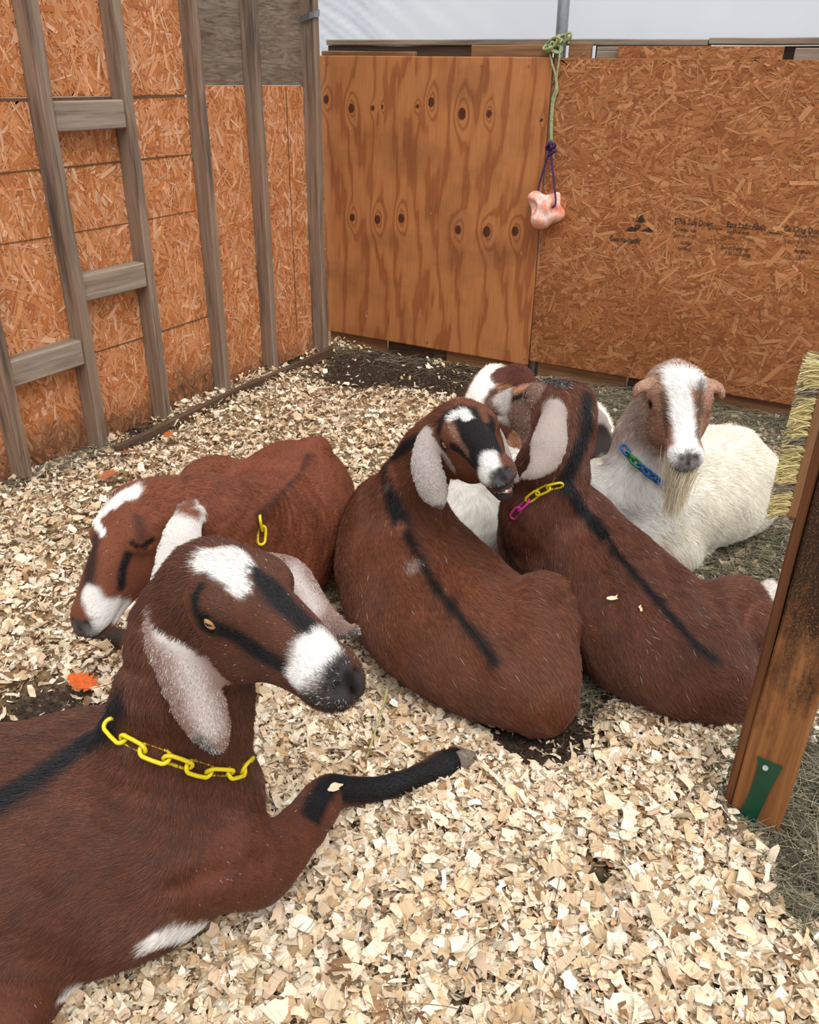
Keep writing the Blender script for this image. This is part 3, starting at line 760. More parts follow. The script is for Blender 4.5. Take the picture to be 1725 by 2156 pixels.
        body = np.isin(part, [i for i, q in enumerate(s.parts) if q in ('torso', 'neck', 'leg')]).astype(float)
        for it in range(3): body = relax(body[:, None], Q)[:, 0]
        for it in range(14): V = V + (relax(V, Q) - V) * np.clip(body * 1.6 - 0.5, 0, 1)[:, None]
        s.V = V; s.normals()
        V = V + s.VN * (np.clip(body * 1.6 - 0.5, 0, 1) * (0.0032 * vnoise(V, 26, s.seed + 7) + 0.0016 * vnoise(V, 60, s.seed + 8)))[:, None]
        s.V = V
        n1 = np.cross(V[Q[:, 2]] - V[Q[:, 0]], V[Q[:, 3]] - V[Q[:, 1]])
        VN = scatter(Q, [n1] * 4, len(V))
        s.VN = VN / (np.linalg.norm(VN, axis=1, keepdims=True) + 1e-12)
        s.part = part; s.flow = flow / np.maximum(wt, 1e-6)[:, None]
        s.flow[:, 2] -= 0.35
        s.bvh = BVHTree.FromPolygons(V.tolist(), Q.tolist())
        s.col = np.zeros((len(V), 3)); s.griz = np.zeros(len(V)); s.gcol = np.tile(np.array([0.75, 0.72, 0.68]), (len(V), 1))
        s.flen = np.full(len(V), 0.012)
        return s
    def normals(s):
        V, Q = s.V, s.Q; n1 = np.cross(V[Q[:, 2]] - V[Q[:, 0]], V[Q[:, 3]] - V[Q[:, 1]]); VN = scatter(Q, [n1] * 4, len(V))
        s.VN = VN / (np.linalg.norm(VN, axis=1, keepdims=True) + 1e-12)
    def sculpt(s, strokes):
        """bones, hollows and folds: (path, radius, height)"""
        D = np.zeros(len(s.V))
        for path, rad, h in strokes:
            H = []
            for (a, b) in (zip(path[:-1], path[1:]) if len(path) > 1 else [(path[0], path[0])]):
                n = max(1, int(math.hypot(b[0] - a[0], b[1] - a[1]) / 10))
                for k in range(n + 1):
                    q = s.on(a[0] + (b[0] - a[0]) * k / n, a[1] + (b[1] - a[1]) * k / n)
                    if q is not None: H.append(q)
            if not H: continue
            d = np.full(len(s.V), 1e3)
            for q in H: d = np.minimum(d, ((s.V - q) ** 2).sum(1))
            D += h * np.exp(-d / rad ** 2) * s.isp(['torso', 'leg', 'neck'])
        s.V = s.V + s.VN * D[:, None]; s.normals()
        s.bvh = BVHTree.FromPolygons(s.V.tolist(), s.Q.tolist())
    def isp(s, parts):
        return np.isin(s.part, [s.parts.index(p) for p in parts if p in s.parts])
    def paint_part(s, parts, col, griz=0.0, flen=None):
        m = s.isp(parts) if parts else np.ones(len(s.V), dtype=bool)
        s.col[m] = lin(col); s.griz[m] = griz
        if flen: s.flen[m] = flen
    def on(s, px, py):
        v = ray(px, py); h = s.bvh.ray_cast(Vector(EYE), Vector(v / np.linalg.norm(v)))
        return np.array(h[0]) if h[0] is not None else None
    def paint(s, path, rad, col, griz=0.0, parts=None, soft=0.35, wob=0.22, amt=1.0, flen=None, pts=None, back=None):
        """a marking of the coat: a stroke of radius rad along points of the surface"""
        H = [] if pts is None else list(pts)
        for (a, b) in zip(path[:-1], path[1:]) if len(path) > 1 else [(path[0], path[0])] if path else []:
            n = max(1, int(math.hypot(b[0] - a[0], b[1] - a[1]) / 7))
            for k in range(n + 1):
                q = s.on(a[0] + (b[0] - a[0]) * k / n, a[1] + (b[1] - a[1]) * k / n)
                if q is not None: H.append(q)
        if not H: return
        H = np.array(H)
        near = ((s.V > H.min(0) - 2 * rad) & (s.V < H.max(0) + 2 * rad)).all(1)
        if parts: near &= s.isp(parts)
        ix = np.where(near)[0]
        if not len(ix): return
        d = np.full(len(ix), 1e3)
        for q in H: d = np.minimum(d, np.linalg.norm(s.V[ix] - q, axis=1))
        r = rad * (1 + wob * vnoise(s.V[ix], 90, s.seed + 3))
        w = np.clip((r * (1 + soft) - d) / (2 * soft * r), 0, 1); w = w * w * (3 - 2 * w) * amt
        if col is not None: s.col[ix] += (np.array(lin(col)) - s.col[ix]) * w[:, None]
        s.griz[ix] += (griz - s.griz[ix]) * w
        if flen: s.flen[ix] += (flen - s.flen[ix]) * w
    def build(s, mats, fur_n, root_z=0.0, fur_w=0.00032, lay=0.36, eyes=(), var=0.28, glint=0.03):
        V, Q = s.V, s.Q
        var_c = s.col * (1 + 0.10 * vnoise(V, 28, s.seed))[:, None]
        c0 = np.array([V[:, 0].mean(), V[:, 1].mean(), root_z])
        bc = var_c * (1 - 0.6 * s.griz[:, None]) + s.gcol * 0.6 * s.griz[:, None]
        o = mesh_np(s.name, V - c0, Q, mats['skin'], None, True, {'col': ('FLOAT_COLOR', np.hstack([bc, np.ones((len(V), 1))]))})
        o.location = tuple(c0); tag(o, s.label, 'goat', 'goats resting in the pen'); s.obj = o; s.c0 = c0
        # coat
        rs = np.random.RandomState(s.seed)
        T = np.vstack([Q[:, [0, 1, 2]], Q[:, [0, 2, 3]]])
        A = 0.5 * np.linalg.norm(np.cross(V[T[:, 1]] - V[T[:, 0]], V[T[:, 2]] - V[T[:, 0]]), axis=1)
        cen = V[T].mean(1); nr = s.VN[T[:, 0]]; vd = EYE - cen; dist = np.linalg.norm(vd, axis=1)
        w = A * (((nr * vd).sum(1) / dist) > -0.35) / dist ** 1.2
        w *= np.clip(0.016 / s.flen[T[:, 0]], 0.6, 3.0)
        w[cen[:, 2] < 0.005] = 0
        dd = cen - EYE; de = dd @ FWD
        xs = 862 + FPX * (dd @ RGT) / de; ys = 1078 - FPX * (dd @ UPV) / de
        w[(xs < -260) | (xs > 1985) | (ys > 2420) | (de < 0.2)] = 0
        ti = rs.choice(len(T), fur_n, p=w / w.sum())
        r1, r2 = np.sqrt(rs.rand(fur_n)), rs.rand(fur_n)
        B = np.stack([1 - r1, r1 * (1 - r2), r1 * r2], 1)
        g = lambda X: (X[T[ti]] * (B[..., None] if X.ndim == 2 else B)).sum(1)
        root, nrm, fl, col, gz, ln = g(V), g(s.VN), g(s.flow), g(var_c), g(s.griz), g(s.flen)
        keep = np.ones(fur_n, dtype=bool)
        for (ec, er) in eyes: keep &= np.linalg.norm(root - ec, axis=1) > er
        nrm /= np.linalg.norm(nrm, axis=1, keepdims=True) + 1e-9
        fl = fl - nrm * (fl * nrm).sum(1, keepdims=True)
        sw = np.stack([vnoise(root, 22, s.seed + 1), vnoise(root, 22, s.seed + 2), vnoise(root, 22, s.seed + 4)], 1)
        fl = fl / (np.linalg.norm(fl, axis=1, keepdims=True) + 1e-6) + 0.55 * sw + rs.normal(size=fl.shape) * 0.18
        fl -= nrm * (fl * nrm).sum(1, keepdims=True); fl /= np.linalg.norm(fl, axis=1, keepdims=True) + 1e-6
        ln = ln * rs.uniform(0.65, 1.25, fur_n); lf = lay * rs.uniform(0.6, 1.5, fur_n)
        tt = np.array([0, 0.33, 0.68, 1.0])
        pos = root[:, None] - nrm[:, None] * 0.001 + ln[:, None, None] * (tt[None, :, None] * fl[:, None] + (lf[:, None] * (tt - 0.42 * tt ** 2)[None])[..., None] * nrm[:, None])
        isg = rs.rand(fur_n) < gz
        col = np.where(isg[:, None], g(s.gcol) * rs.uniform(0.75, 1.2, (fur_n, 1)), col * np.exp(rs.normal(size=(fur_n, 1)) * var + var * (0.55 * vnoise(root, 150, s.seed + 5) + 0.5 * vnoise(root, 45, s.seed + 6))[:, None]))
        gl = (rs.rand(fur_n) < glint) & ~isg; col[gl] = col[gl] * 1.5 + 0.008
        pos, col, ln = pos[keep], np.clip(col[keep], 0, 1), ln[keep]; m = len(pos)
        hair_object('fur', pos - c0, col, fur_w * rs.uniform(0.7, 1.3, m), mats['hair'], o)
        return o

def hair_object(name, pos, col, rad, mat, parent, tip=0.25):
    m, k = pos.shape[:2]
    hc = bpy.data.hair_curves.new(name); hc.add_curves([k] * m)
    hc.points.foreach_set('position', pos.astype(np.float32).ravel())
    prof = np.linspace(1, tip, k)
    hc.points.foreach_set('radius', (np.asarray(rad)[:, None] * prof[None]).astype(np.float32).ravel())
    a = hc.attributes.new('col', 'FLOAT_COLOR', 'CURVE')
    a.data.foreach_set('color', np.hstack([col, np.ones((m, 1))]).astype(np.float32).ravel())
    hc.materials.append(mat)
    return link(bpy.data.objects.new(name, hc), parent)

_t = NT('goat_skin', 0.7, 0.15); _t.base(_t.attr('col')); M_SKIN = _t.m
_t = NT('goat_hair', 0.42, 0.5); _t.base(_t.attr('col')); M_HAIR = _t.m
GM = dict(skin=M_SKIN, hair=M_HAIR)

def m_eye(name, iris):
    t = NT(name, 0.08, 0.6)
    tc = t.node('ShaderNodeTexCoord'); sp = t.node('ShaderNodeSeparateXYZ'); t.lk(tc.outputs['Object'], sp.inputs[0])
    def sq(o, r):
        a = t.node('ShaderNodeMath', operation='DIVIDE'); t.lk(o, a.inputs[0]); a.inputs[1].default_value = r
        b = t.node('ShaderNodeMath', operation='POWER'); t.lk(a.outputs[0], b.inputs[0]); b.inputs[1].default_value = 2.0; return b.outputs[0]
    def add(a, b):
        c = t.node('ShaderNodeMath', operation='ADD'); t.lk(a, c.inputs[0]); t.lk(b, c.inputs[1]); return c.outputs[0]
    pup = t.ramp(add(sq(sp.outputs['X'], 0.0062), sq(sp.outputs['Z'], 0.0020)), [(0.85, 1.0), (1.0, 0.0)])
    irs = t.ramp(add(sq(sp.outputs['X'], 0.0098), sq(sp.outputs['Z'], 0.0092)), [(0.9, 1.0), (1.0, 0.0)])
    n = t.noise(tc.outputs['Object'], 900, 3)
    ic = t.ramp(n, [(0.3, tuple(x * 0.6 for x in lin(iris))), (0.7, lin(iris))])
    c = t.mix(irs, (0.012, 0.009, 0.007), ic); c = t.mix(pup, c, (0.004, 0.004, 0.005)); t.base(c)
    t.b.inputs['Coat Weight'].default_value = 0.6
    return t.m
M_EYE = m_eye('goat_eye', (205, 150, 92))
M_HOOF = m_wood('hoof_horn', (70, 62, 56), (112, 102, 92), (150, 138, 122), stain_amt=0.2, gscale=3)
def sphere_np(r, nu=20, nv=14):
    V, F = [], []
    for j in range(nv + 1):
        th = math.pi * j / nv
        for i in range(nu):
            ph = 2 * math.pi * i / nu; V.append((r * math.sin(th) * math.cos(ph), r * math.cos(th), r * math.sin(th) * math.sin(ph)))
    for j in range(nv):
        for i in range(nu):
            k = (i + 1) % nu; F.append((j * nu + i, (j + 1) * nu + i, (j + 1) * nu + k, j * nu + k))
    return V, F
_ev, _ef = sphere_np(1.0)
EYE_MESH = {}
def eyeball(goat, c, out, fw, r):
    """eye whose local Y looks outwards and X along the slit"""
    k = round(r, 4)
    if k not in EYE_MESH:
        me = bpy.data.meshes.new('eye'); me.from_pydata([tuple(np.array(v) * r) for v in _ev], [], _ef); me.update()
        me.polygons.foreach_set('use_smooth', np.ones(len(me.polygons), dtype=bool)); me.materials.append(M_EYE); EYE_MESH[k] = me
    o = bpy.data.objects.new('eye', EYE_MESH[k]); link(o, goat.obj)
    y = out / np.linalg.norm(out); x = fw - y * (fw @ y); x /= np.linalg.norm(x); z = np.cross(x, y)
    p = c - goat.c0
    o.matrix_local = Matrix(((x[0], y[0], z[0], p[0]), (x[1], y[1], z[1], p[1]), (x[2], y[2], z[2], p[2]), (0, 0, 0, 1)))

# head profile in head lengths: x along the face, top, bottom, half width
HEAD_NUBIAN = [(1.00, -.030, -.160, .078), (.97, -.004, -.225, .106), (.90, .030, -.262, .125), (.80, .072, -.270, .130), (.66, .132, -.290, .142),
               (.52, .178, -.330, .163), (.36, .205, -.385, .188), (.22, .215, -.390, .190), (.10, .195, -.340, .175), (-.01, .120, -.250, .14)]
HEAD_STRAIGHT = [(1.00, -.035, -.165, .080), (.97, -.008, -.220, .112), (.90, .010, -.250, .130), (.80, .030, -.255, .132), (.66, .066, -.280, .142),
                 (.52, .110, -.330, .163), (.36, .172, -.385, .188), (.22, .222, -.390, .190), (.10, .212, -.340, .175), (-.01, .120, -.250, .14)]
def add_head(g, T, R, L, prof=HEAD_NUBIAN, closed=False):
    T = np.asarray(T, float); R = np.asarray(R, float); g.HT, g.HR, g.HL = T, R, L
    w = lambda x, y, z: T + R @ (np.array([x, y, z]) * L)
    g.hw = w
    st = [(w(x, 0, (t + b) / 2), hw * L, (t - b) / 2 * L, (t - b) / 2 * L) for x, t, b, hw in prof]
    g.tube('head', st, k=0.02, side=-R[:, 1], sub=4, p=2.35, cap=0.45)
    g.closed = closed
    for s in (-1, 1):
        g.ell('head', w(.345, s * .165, .085), np.array([.120, .072, .085]) * L, R, k=0.022)          # brow and orbit
        g.ell('head', w(.37, s * .205, .050), np.array([.064, .040, .054]) * L, R, k=0.008)           # lids
        g.ell('head', w(.30, s * .115, -.22), np.array([.18, .080, .15]) * L, R, k=0.03)              # cheek
        g.ell('head', w(.88, s * .082, -.115), np.array([.10, .052, .075]) * L, R, k=0.02)            # lip
        if not closed: g.ell('eye', w(.372, s * .250, .050), np.array([.042, .030, .021]) * L, R, k=0.004, cut=True)
        else: g.ell('eye', w(.37, s * .252, .040), np.array([.050, .016, .006]) * L, R, k=0.004, cut=True)
        g.ell('eye', w(.990, s * .060, -.058), np.array([.034, .016, .022]) * L, R, k=0.008, cut=True)
        g.ell('eye', w(.90, s * .118, -.172), np.array([.13, .03, .008]) * L, R, k=0.012, cut=True)
    g.ell('eye', w(1.0, 0, -.172), np.array([.05, .09, .009]) * L, R, k=0.012, cut=True)
    g.ell('eye', w(1.03, 0, -.105), np.array([.035, .006, .03]) * L, R, k=0.008, cut=True)
def finish_head(g, er=0.043):
    if g.closed: return
    for s in (-1, 1):
        c = g.hw(.372, s * (.250 - er * 0.93), .050)
        eyeball(g, c, g.HR @ np.array([.25, s * 1.0, .12]), g.HR[:, 0], er * g.HL)
def eye_zones(g):
    return [(g.hw(.372, s * .240, .050), 0.052 * g.HL) for s in (-1, 1)]
def face_marks(g, nose=(24, 20, 20)):
    L = g.HL
    for s in (-1, 1):
        if g.closed: g.paint([], 0.009 * L, (20, 15, 13), parts=['head'], pts=[g.hw(.32 + .0125 * k, s * .240, .044 - .012 * math.sin(k / 8 * 3.14)) for k in range(9)], soft=.4)
        else: g.paint([], 0.058 * L, (22, 17, 15), parts=['head'], pts=[g.hw(.372, s * .240, .050)], soft=.3)
        g.paint([], 0.035 * L, nose, parts=['head'], pts=[g.hw(1.0, s * .06, -.06)], soft=.5, flen=0.0015)
        g.paint([], 0.016 * L, (26, 20, 18), parts=['head'], pts=[g.hw(.78 + .022 * k, s * (.135 - .004 * k), -.172) for k in range(9)], soft=.4)
    g.paint([], 0.060 * L, nose, .05, parts=['head'], pts=[g.hw(1.02, y_ * .05, z_) for y_ in (-1, 0, 1) for z_ in (-.06, -.1)] + [g.hw(1.0, 0, -.2), g.hw(.97, .05, -.21), g.hw(.97, -.05, -.21)], soft=.6, amt=.85)
    g.paint([], 0.036 * L, nose, parts=['head'], pts=[g.hw(1.01, 0, -.06), g.hw(1.0, 0, -.03), g.hw(1.02, 0, -.09)], soft=.5, flen=0.0015)
# ---- the goat lying nearest the camera, foreleg stretched out
TIME0 = time.time()
BROWN, BLACK, WHITE = (94, 54, 38), (20, 18, 20), (232, 228, 222)
g = G1 = Goat('goat', 'large brown goat nearest the camera with yellow chain collar and outstretched black foreleg', 0.004, 11)
add_head(g, (-0.728, 0.733, 0.634), [[0.9808, 0.176, 0.0837], [-0.1709, 0.9832, -0.0647], [-0.0937, 0.0492, 0.9944]], .283)
g.tube('neck', [(g.hw(.16, 0, -.06), .070, .080), (P(405, 1340, d=1.20), .070, .088), (P(396, 1440, d=1.21), .074, .098), (P(374, 1550, d=1.25), .088, .108), (P(365, 1680, d=1.30), .10, .125)], k=0.04)
g.tube('torso', [(RF(-.315, .985, .18), .08, .10, .13), (RF(-.375, .97, .195), .14, .165, .19), (RF(-.46, .945, .19), .20, .18, .20), (RF(-.60, .92, .18), .205, .17, .19),
                 (RF(-.76, .90, .19), .18, .16, .16), (RF(-.93, .84, .18), .17, .15, .15), (RF(-1.05, .80, .15), .11, .11, .12)], k=0.05)
g.tube('leg', [(P(450, 1800, z=.20), .075, .08), (P(545, 1820, z=.14), .060, .062), (P(635, 1745, z=.105), .040, .044), (P(688, 1678, z=.085), .036, .038), (P(725, 1667, z=.075), .030, .031),
               (P(800, 1660, z=.055), .021, .022), (P(870, 1640, z=.050), .022, .024), (P(925, 1615, z=.045), .030, .031), (P(955, 1603, z=.04), .026, .028)], k=0.03)
g.tube('leg', [(RF(-.82, .86, .17), .11, .12), (RF(-.66, .77, .13), .10, .11), (RF(-.55, .725, .085), .065, .07), (RF(-.66, .68, .05), .045, .05)], k=0.05)
g.tube('ear', [(g.hw(.13, -.16, .05), .022, .016), (P(352, 1305, d=1.135), .030, .009), (P(383, 1390, d=1.10), .038, .007), (P(415, 1470, d=1.095), .038, .006), (P(448, 1545, d=1.10), .028, .006), (P(462, 1580, d=1.105), .014, .005)], k=0.012, face=True, cup=-0.35)
g.tube('ear', [(g.hw(.13, .16, .05), .018, .016), (P(612, 1200, d=1.22), .020, .009), (P(645, 1252, d=1.20), .024, .007), (P(682, 1305, d=1.18), .022, .006), (P(725, 1328, d=1.16), .014, .005), (P(752, 1328, d=1.15), .009, .005)], k=0.012, face=True, rolls=[0, 0, 10, 10, 0, 0])
g.surface()
g.sculpt([([(230, 1530), (180, 1560), (100, 1625), (0, 1690)], .020, .006), ([(270, 1640), (330, 1730), (390, 1830)], .055, .008), ([(420, 1650), (450, 1720), (470, 1780)], .03, -.007),
          ([(370, 1860), (450, 1840), (560, 1815)], .018, -.007), ([(440, 1890), (520, 1890)], .03, .006), ([(230, 1900), (200, 1800), (190, 1720)], .03, -.006), ([(60, 1760), (80, 1900)], .03, -.004)])
g.paint_part(None, BROWN, 0.0, 0.015)
g.paint_part(['head'], (88, 51, 35), 0.006, 0.006); g.paint_part(['ear'], (110, 72, 58), 0.22, 0.005); g.paint_part(['leg'], (94, 52, 36), 0.002, 0.007)
g.paint([(230, 1522), (180, 1560), (100, 1625), (0, 1690)], .021, BLACK, soft=.6)
g.paint([(225, 1500), (250, 1470)], .02, BLACK, soft=.7)
g.paint([(430, 1178), (500, 1172), (520, 1190), (480, 1205), (500, 1225), (505, 1235)], .017, WHITE, parts=['head', 'neck'], soft=.25, wob=.35, flen=.010)
g.paint([(560, 1225), (600, 1270), (640, 1310), (665, 1345)], .016, BLACK, parts=['head'], soft=.5)
g.paint([(540, 1200), (552, 1225)], .009, BLACK, parts=['head'], soft=.5)
g.paint([(460, 1322), (500, 1340), (540, 1370), (590, 1400)], .013, BLACK, parts=['head'], soft=.5)
g.paint([(415, 1290), (412, 1255), (425, 1235)], .007, BLACK, parts=['head'], soft=.5)
g.paint([(640, 1375), (700, 1380), (650, 1430), (690, 1395)], .016, (120, 110, 108), 0.4, parts=['head'], soft=.8)
g.paint([(650, 1365), (675, 1348), (695, 1362), (650, 1398), (622, 1425), (640, 1400)], .015, WHITE, 0.15, parts=['head'], soft=.5, wob=.4)
g.paint([(700, 1440), (722, 1425), (725, 1400), (705, 1420)], .014, (30, 26, 28), 0.05, parts=['head'], soft=.5)
g.paint([(660, 1478), (690, 1478), (715, 1470)], .014, (40, 31, 28), 0.1, parts=['head'], soft=.6)
g.paint([(345, 1300), (375, 1310), (385, 1330)], .026, WHITE, 0.3, parts=['ear'], soft=.6)
g.paint([(375, 1350), (395, 1400), (420, 1470), (440, 1530)], .016, (150, 130, 122), 0.6, parts=['ear'], soft=.9, amt=.8)
g.paint([(420, 1560), (455, 1592), (488, 1580), (492, 1540)], .010, (40, 30, 30), .3, parts=['ear'], soft=.6)
g.paint([(615, 1205), (640, 1245), (660, 1280)], .012, (180, 160, 154), .5, parts=['ear'], soft=.9)
g.paint([(690, 1340), (730, 1345), (765, 1328)], .007, (40, 32, 32), .2, parts=['ear'], soft=.6)
g.paint([(655, 1710), (690, 1650), (720, 1640)], .022, BLACK, parts=['leg'], soft=.35)
g.paint([(740, 1660), (820, 1655), (900, 1635), (970, 1600)], .032, BLACK, parts=['leg'], soft=.3)
g.paint([(325, 1985), (345, 1970), (400, 1955), (440, 1950), (480, 1945), (490, 1955), (420, 1975)], .020, WHITE, parts=None, soft=.3, wob=.3)
g.paint([(145, 2085), (190, 2065)], .018, WHITE, parts=None, soft=.3, wob=.3)
face_marks(g)
g.build(GM, 200000 if FUR else 50, eyes=eye_zones(g)); finish_head(g)

# ---- goat behind it, head lowered to the left
g = G2 = Goat('goat', 'red brown goat with drooping eyes and white brow at the left of the herd', 0.0045, 22)
add_head(g, (-1.156, 1.069, .487), [[0.0886, 0.9868, -0.1359], [-0.8937, 0.0185, -0.4483], [-0.4399, 0.1612, 0.8835]], .28, closed=True)
g.tube('neck', [(g.hw(.16, 0, -.06), .070, .085), (P(430, 1095, d=1.66), .075, .095), (P(490, 1120, d=1.74), .085, .115), (RF(-.34, 1.66, .27), .12, .15)], k=0.05)
g.tube('torso', [(RF(-.385, 1.56, .22), .10, .11, .12), (RF(-.375, 1.66, .225), .14, .18, .19), (RF(-.36, 1.80, .21), .175, .175, .19), (RF(-.345, 1.97, .19), .19, .15, .18), (RF(-.325, 2.12, .185), .17, .165, .16), (RF(-.33, 2.24, .16), .10, .12, .13)], k=0.05)
g.tube('leg', [(RF(-.42, 2.06, .19), .08, .09), (RF(-.53, 2.04, .23), .06, .12), (RF(-.57, 1.96, .16), .055, .10), (RF(-.57, 1.87, .06), .04, .05)], k=0.03)
g.ell('torso', RF(-.265, 2.14, .33), (.04, .055, .035), k=.03)
g.tube('leg', [(RF(-.46, 1.55, .18), .06, .07), (RF(-.52, 1.46, .09), .042, .045), (RF(-.55, 1.56, .05), .03, .03), (P(228, 1335, z=.045), .022, .024)], k=0.03)
g.tube('ear', [(g.hw(.10, .15, .06), .022, .014), (P(392, 1078, d=1.575), .026, .009), (P(386, 1120, d=1.535), .036, .007), (P(372, 1170, d=1.52), .038, .006), (P(352, 1240, d=1.51), .032, .006), (P(340, 1300, d=1.51), .012, .005)], k=0.02, face=True, cup=-.3)
g.tube('ear', [(g.hw(.13, -.16, .05), .02, .016), (g.hw(.12, -.30, -.02), .03, .009), (g.hw(.14, -.36, -.22), .036, .007), (g.hw(.2, -.36, -.45), .03, .006), (g.hw(.24, -.34, -.6), .012, .005)], k=0.012, side=g.HR[:, 0])
g.surface()
g.sculpt([([(545, 1085), (590, 1040), (630, 1000), (648, 960)], .018, .010), ([(560, 1010), (520, 1040)], .04, -.010), ([(665, 1020), (690, 1060)], .035, -.010), ([(600, 1120), (640, 1180)], .02, -.005), ([(650, 1090), (680, 1140)], .02, -.005), ([(480, 1030), (500, 960)], .03, -.008)])
g.paint_part(None, (118, 66, 45), 0.0, 0.013)
g.paint_part(['head'], (112, 63, 42), 0.004, 0.006); g.paint_part(['ear'], (196, 188, 180), 0.6, 0.006)
g.paint([(545, 1085), (590, 1040), (630, 1000), (648, 960)], .009, (70, 38, 30), soft=.8)
g.paint([(278, 1035), (250, 1050), (225, 1070), (200, 1095)], .016, WHITE, parts=['head', 'neck'], soft=.25, wob=.35, flen=.012)
g.paint([(205, 1105), (215, 1122)], .010, WHITE, parts=['head'], soft=.3)
g.paint([(200, 1140), (188, 1200), (183, 1250)], .016, (48, 28, 22), parts=['head'], soft=.7)
g.paint([(290, 1085), (297, 1130)], .010, (52, 34, 28), parts=['head'], soft=.9, amt=.7)
g.paint([(400, 1062), (385, 1070), (410, 1080)], .016, (112, 63, 42), 0.05, parts=['ear'], soft=.7)
g.paint([(278, 1143), (288, 1150), (300, 1150), (312, 1142), (320, 1136)], .0055, (16, 12, 12), parts=['head'], soft=.6, wob=.1)
g.paint([(268, 1170), (258, 1200), (255, 1235)], .009, BLACK, parts=['head'], soft=.5)
g.paint([(190, 1250), (200, 1280), (230, 1285), (262, 1280), (225, 1310), (205, 1325)], .018, (205, 200, 195), .3, parts=['head'], soft=.35)
g.paint([(205, 1340), (240, 1340)], .03, (60, 48, 42), parts=['leg'], soft=.3)
face_marks(g, (70, 64, 62))
g.build(GM, 80000 if FUR else 50, eyes=[]); finish_head(g, 0.036)

# ---- goat with the black back stripe, lying in the middle
g = G3 = Goat('goat', 'brown goat in the middle with black back stripe and open mouth, head turned right', 0.0045, 33)
add_head(g, (-0.736, 1.575, 0.571), [[0.6895, 0.6744, -0.264], [-0.7236, 0.6569, -0.212], [0.0305, 0.3372, 0.9409]], .255)
g.tube('neck', [(g.hw(.16, 0, -.06), .062, .075), (P(908, 950, d=1.88), .056, .064), (P(878, 1005, d=1.93), .062, .074), (P(850, 1065, d=1.98), .08, .095)], k=0.045)
g.tube('torso', [(RF(-.06, 1.93, .19), .09, .12, .12), (RF(-.04, 1.84, .20), .135, .19, .19), (RF(.02, 1.70, .18), .18, .17, .18), (RF(.11, 1.57, .155), .19, .150, .155), (RF(.215, 1.48, .13), .165, .132, .13), (RF(.275, 1.41, .10), .09, .09, .10)], k=0.05)
g.tube('leg', [(RF(.16, 1.50, .13), .09, .10), (RF(.235, 1.54, .185), .062, .098), (RF(.285, 1.565, .175), .048, .112), (RF(.30, 1.55, .12), .045, .08)], k=0.028)
g.tube('leg', [(RF(.24, 1.44, .08), .06, .06), (RF(.275, 1.395, .06), .04, .042), (RF(.30, 1.40, .035), .028, .028)], k=0.03)
g.tube('ear', [(g.hw(.11, -.15, .06), .014, .014), (P(900, 918, d=1.80), .019, .009), (P(896, 962, d=1.77), .033, .007), (P(905, 1008, d=1.765), .036, .006), (P(920, 1045, d=1.77), .030, .006), (P(930, 1066, d=1.775), .014, .005)], k=0.012, face=True, cup=-.35)
g.tube('ear', [(g.hw(.13, .16, .05), .02, .016), (P(1040, 905, d=1.90), .016, .008), (P(1056, 945, d=1.87), .018, .006), (P(1070, 985, d=1.85), .018, .006), (P(1088, 1012, d=1.84), .010, .005)], k=0.012, face=True)
g.surface()
g.sculpt([([(815, 975), (830, 1060), (850, 1110), (880, 1170), (915, 1230), (960, 1285), (1005, 1345), (1050, 1410)], .020, .007), ([(1060, 1215), (1075, 1250)], .040, -.016), ([(1000, 1150), (960, 1110)], .045, -.007), ([(740, 1090), (720, 1180)], .05, .008),
          ([(790, 1200), (800, 1300)], .04, -.006), ([(980, 1400), (940, 1440)], .035, -.008), ([(1090, 1440), (1110, 1480)], .035, .008), ([(1060, 1330), (1100, 1390)], .035, -.006), ([(760, 1020), (770, 1080)], .03, -.006)])
g.paint_part(None, (110, 63, 41), 0.0015, 0.017)
g.paint_part(['head'], (104, 59, 38), 0.006, 0.006); g.paint_part(['ear'], (124, 106, 102), 0.45, 0.005)
g.paint([(815, 965), (812, 1000), (830, 1060), (850, 1110), (880, 1170), (915, 1230), (960, 1285), (1005, 1345), (1035, 1390)], .013, BLACK, soft=.9, wob=.5)
g.paint([(820, 1030), (840, 1090)], .02, BLACK, soft=.6)
g.paint([(815, 1022)], .008, (120, 92, 80), soft=.6)
g.paint([(843, 1108)], .012, (140, 88, 58), soft=.7)
g.paint([(868, 1190)], .014, (150, 130, 118), .3, soft=.9, amt=.7)
g.paint([(830, 960), (860, 935), (880, 920)], .018, BLACK, parts=['neck'], soft=.5)
g.paint([(985, 880), (1000, 920), (1010, 950)], .036, BLACK, parts=['head'], soft=.35)
g.paint([(1030, 885), (1040, 920), (1045, 950)], .016, BLACK, parts=['head'], soft=.4)
g.paint([(1015, 865), (1024, 885)], .007, (104, 62, 42), parts=['head'], soft=.5)
g.paint([(925, 905), (930, 885), (945, 868), (970, 860)], .012, BLACK, parts=['head', 'neck'], soft=.5)
g.paint([(990, 905), (1015, 930)], .026, BLACK, parts=['head'], soft=.4)
g.paint([(955, 940), (980, 960), (1005, 990)], .010, BLACK, parts=['head'], soft=.4)
g.paint([(948, 892), (965, 925), (985, 955)], .008, (112, 70, 50), .1, parts=['head'], soft=.6)
g.paint([(950, 878), (975, 870), (985, 880)], .012, WHITE, 0, parts=['head', 'neck'], soft=.3, wob=.5, flen=.014)
g.paint([(1028, 965), (1035, 985), (1020, 1000), (1040, 1005)], .020, WHITE, .2, parts=['head'], soft=.4)
g.paint([(1055, 1000), (1040, 1022)], .012, (90, 86, 86), .3, parts=['head'], soft=.6)
g.paint([(915, 1072), (945, 1065), (948, 1040)], .010, (40, 32, 32), .2, parts=['ear'], soft=.6)
face_marks(g, (40, 38, 40))
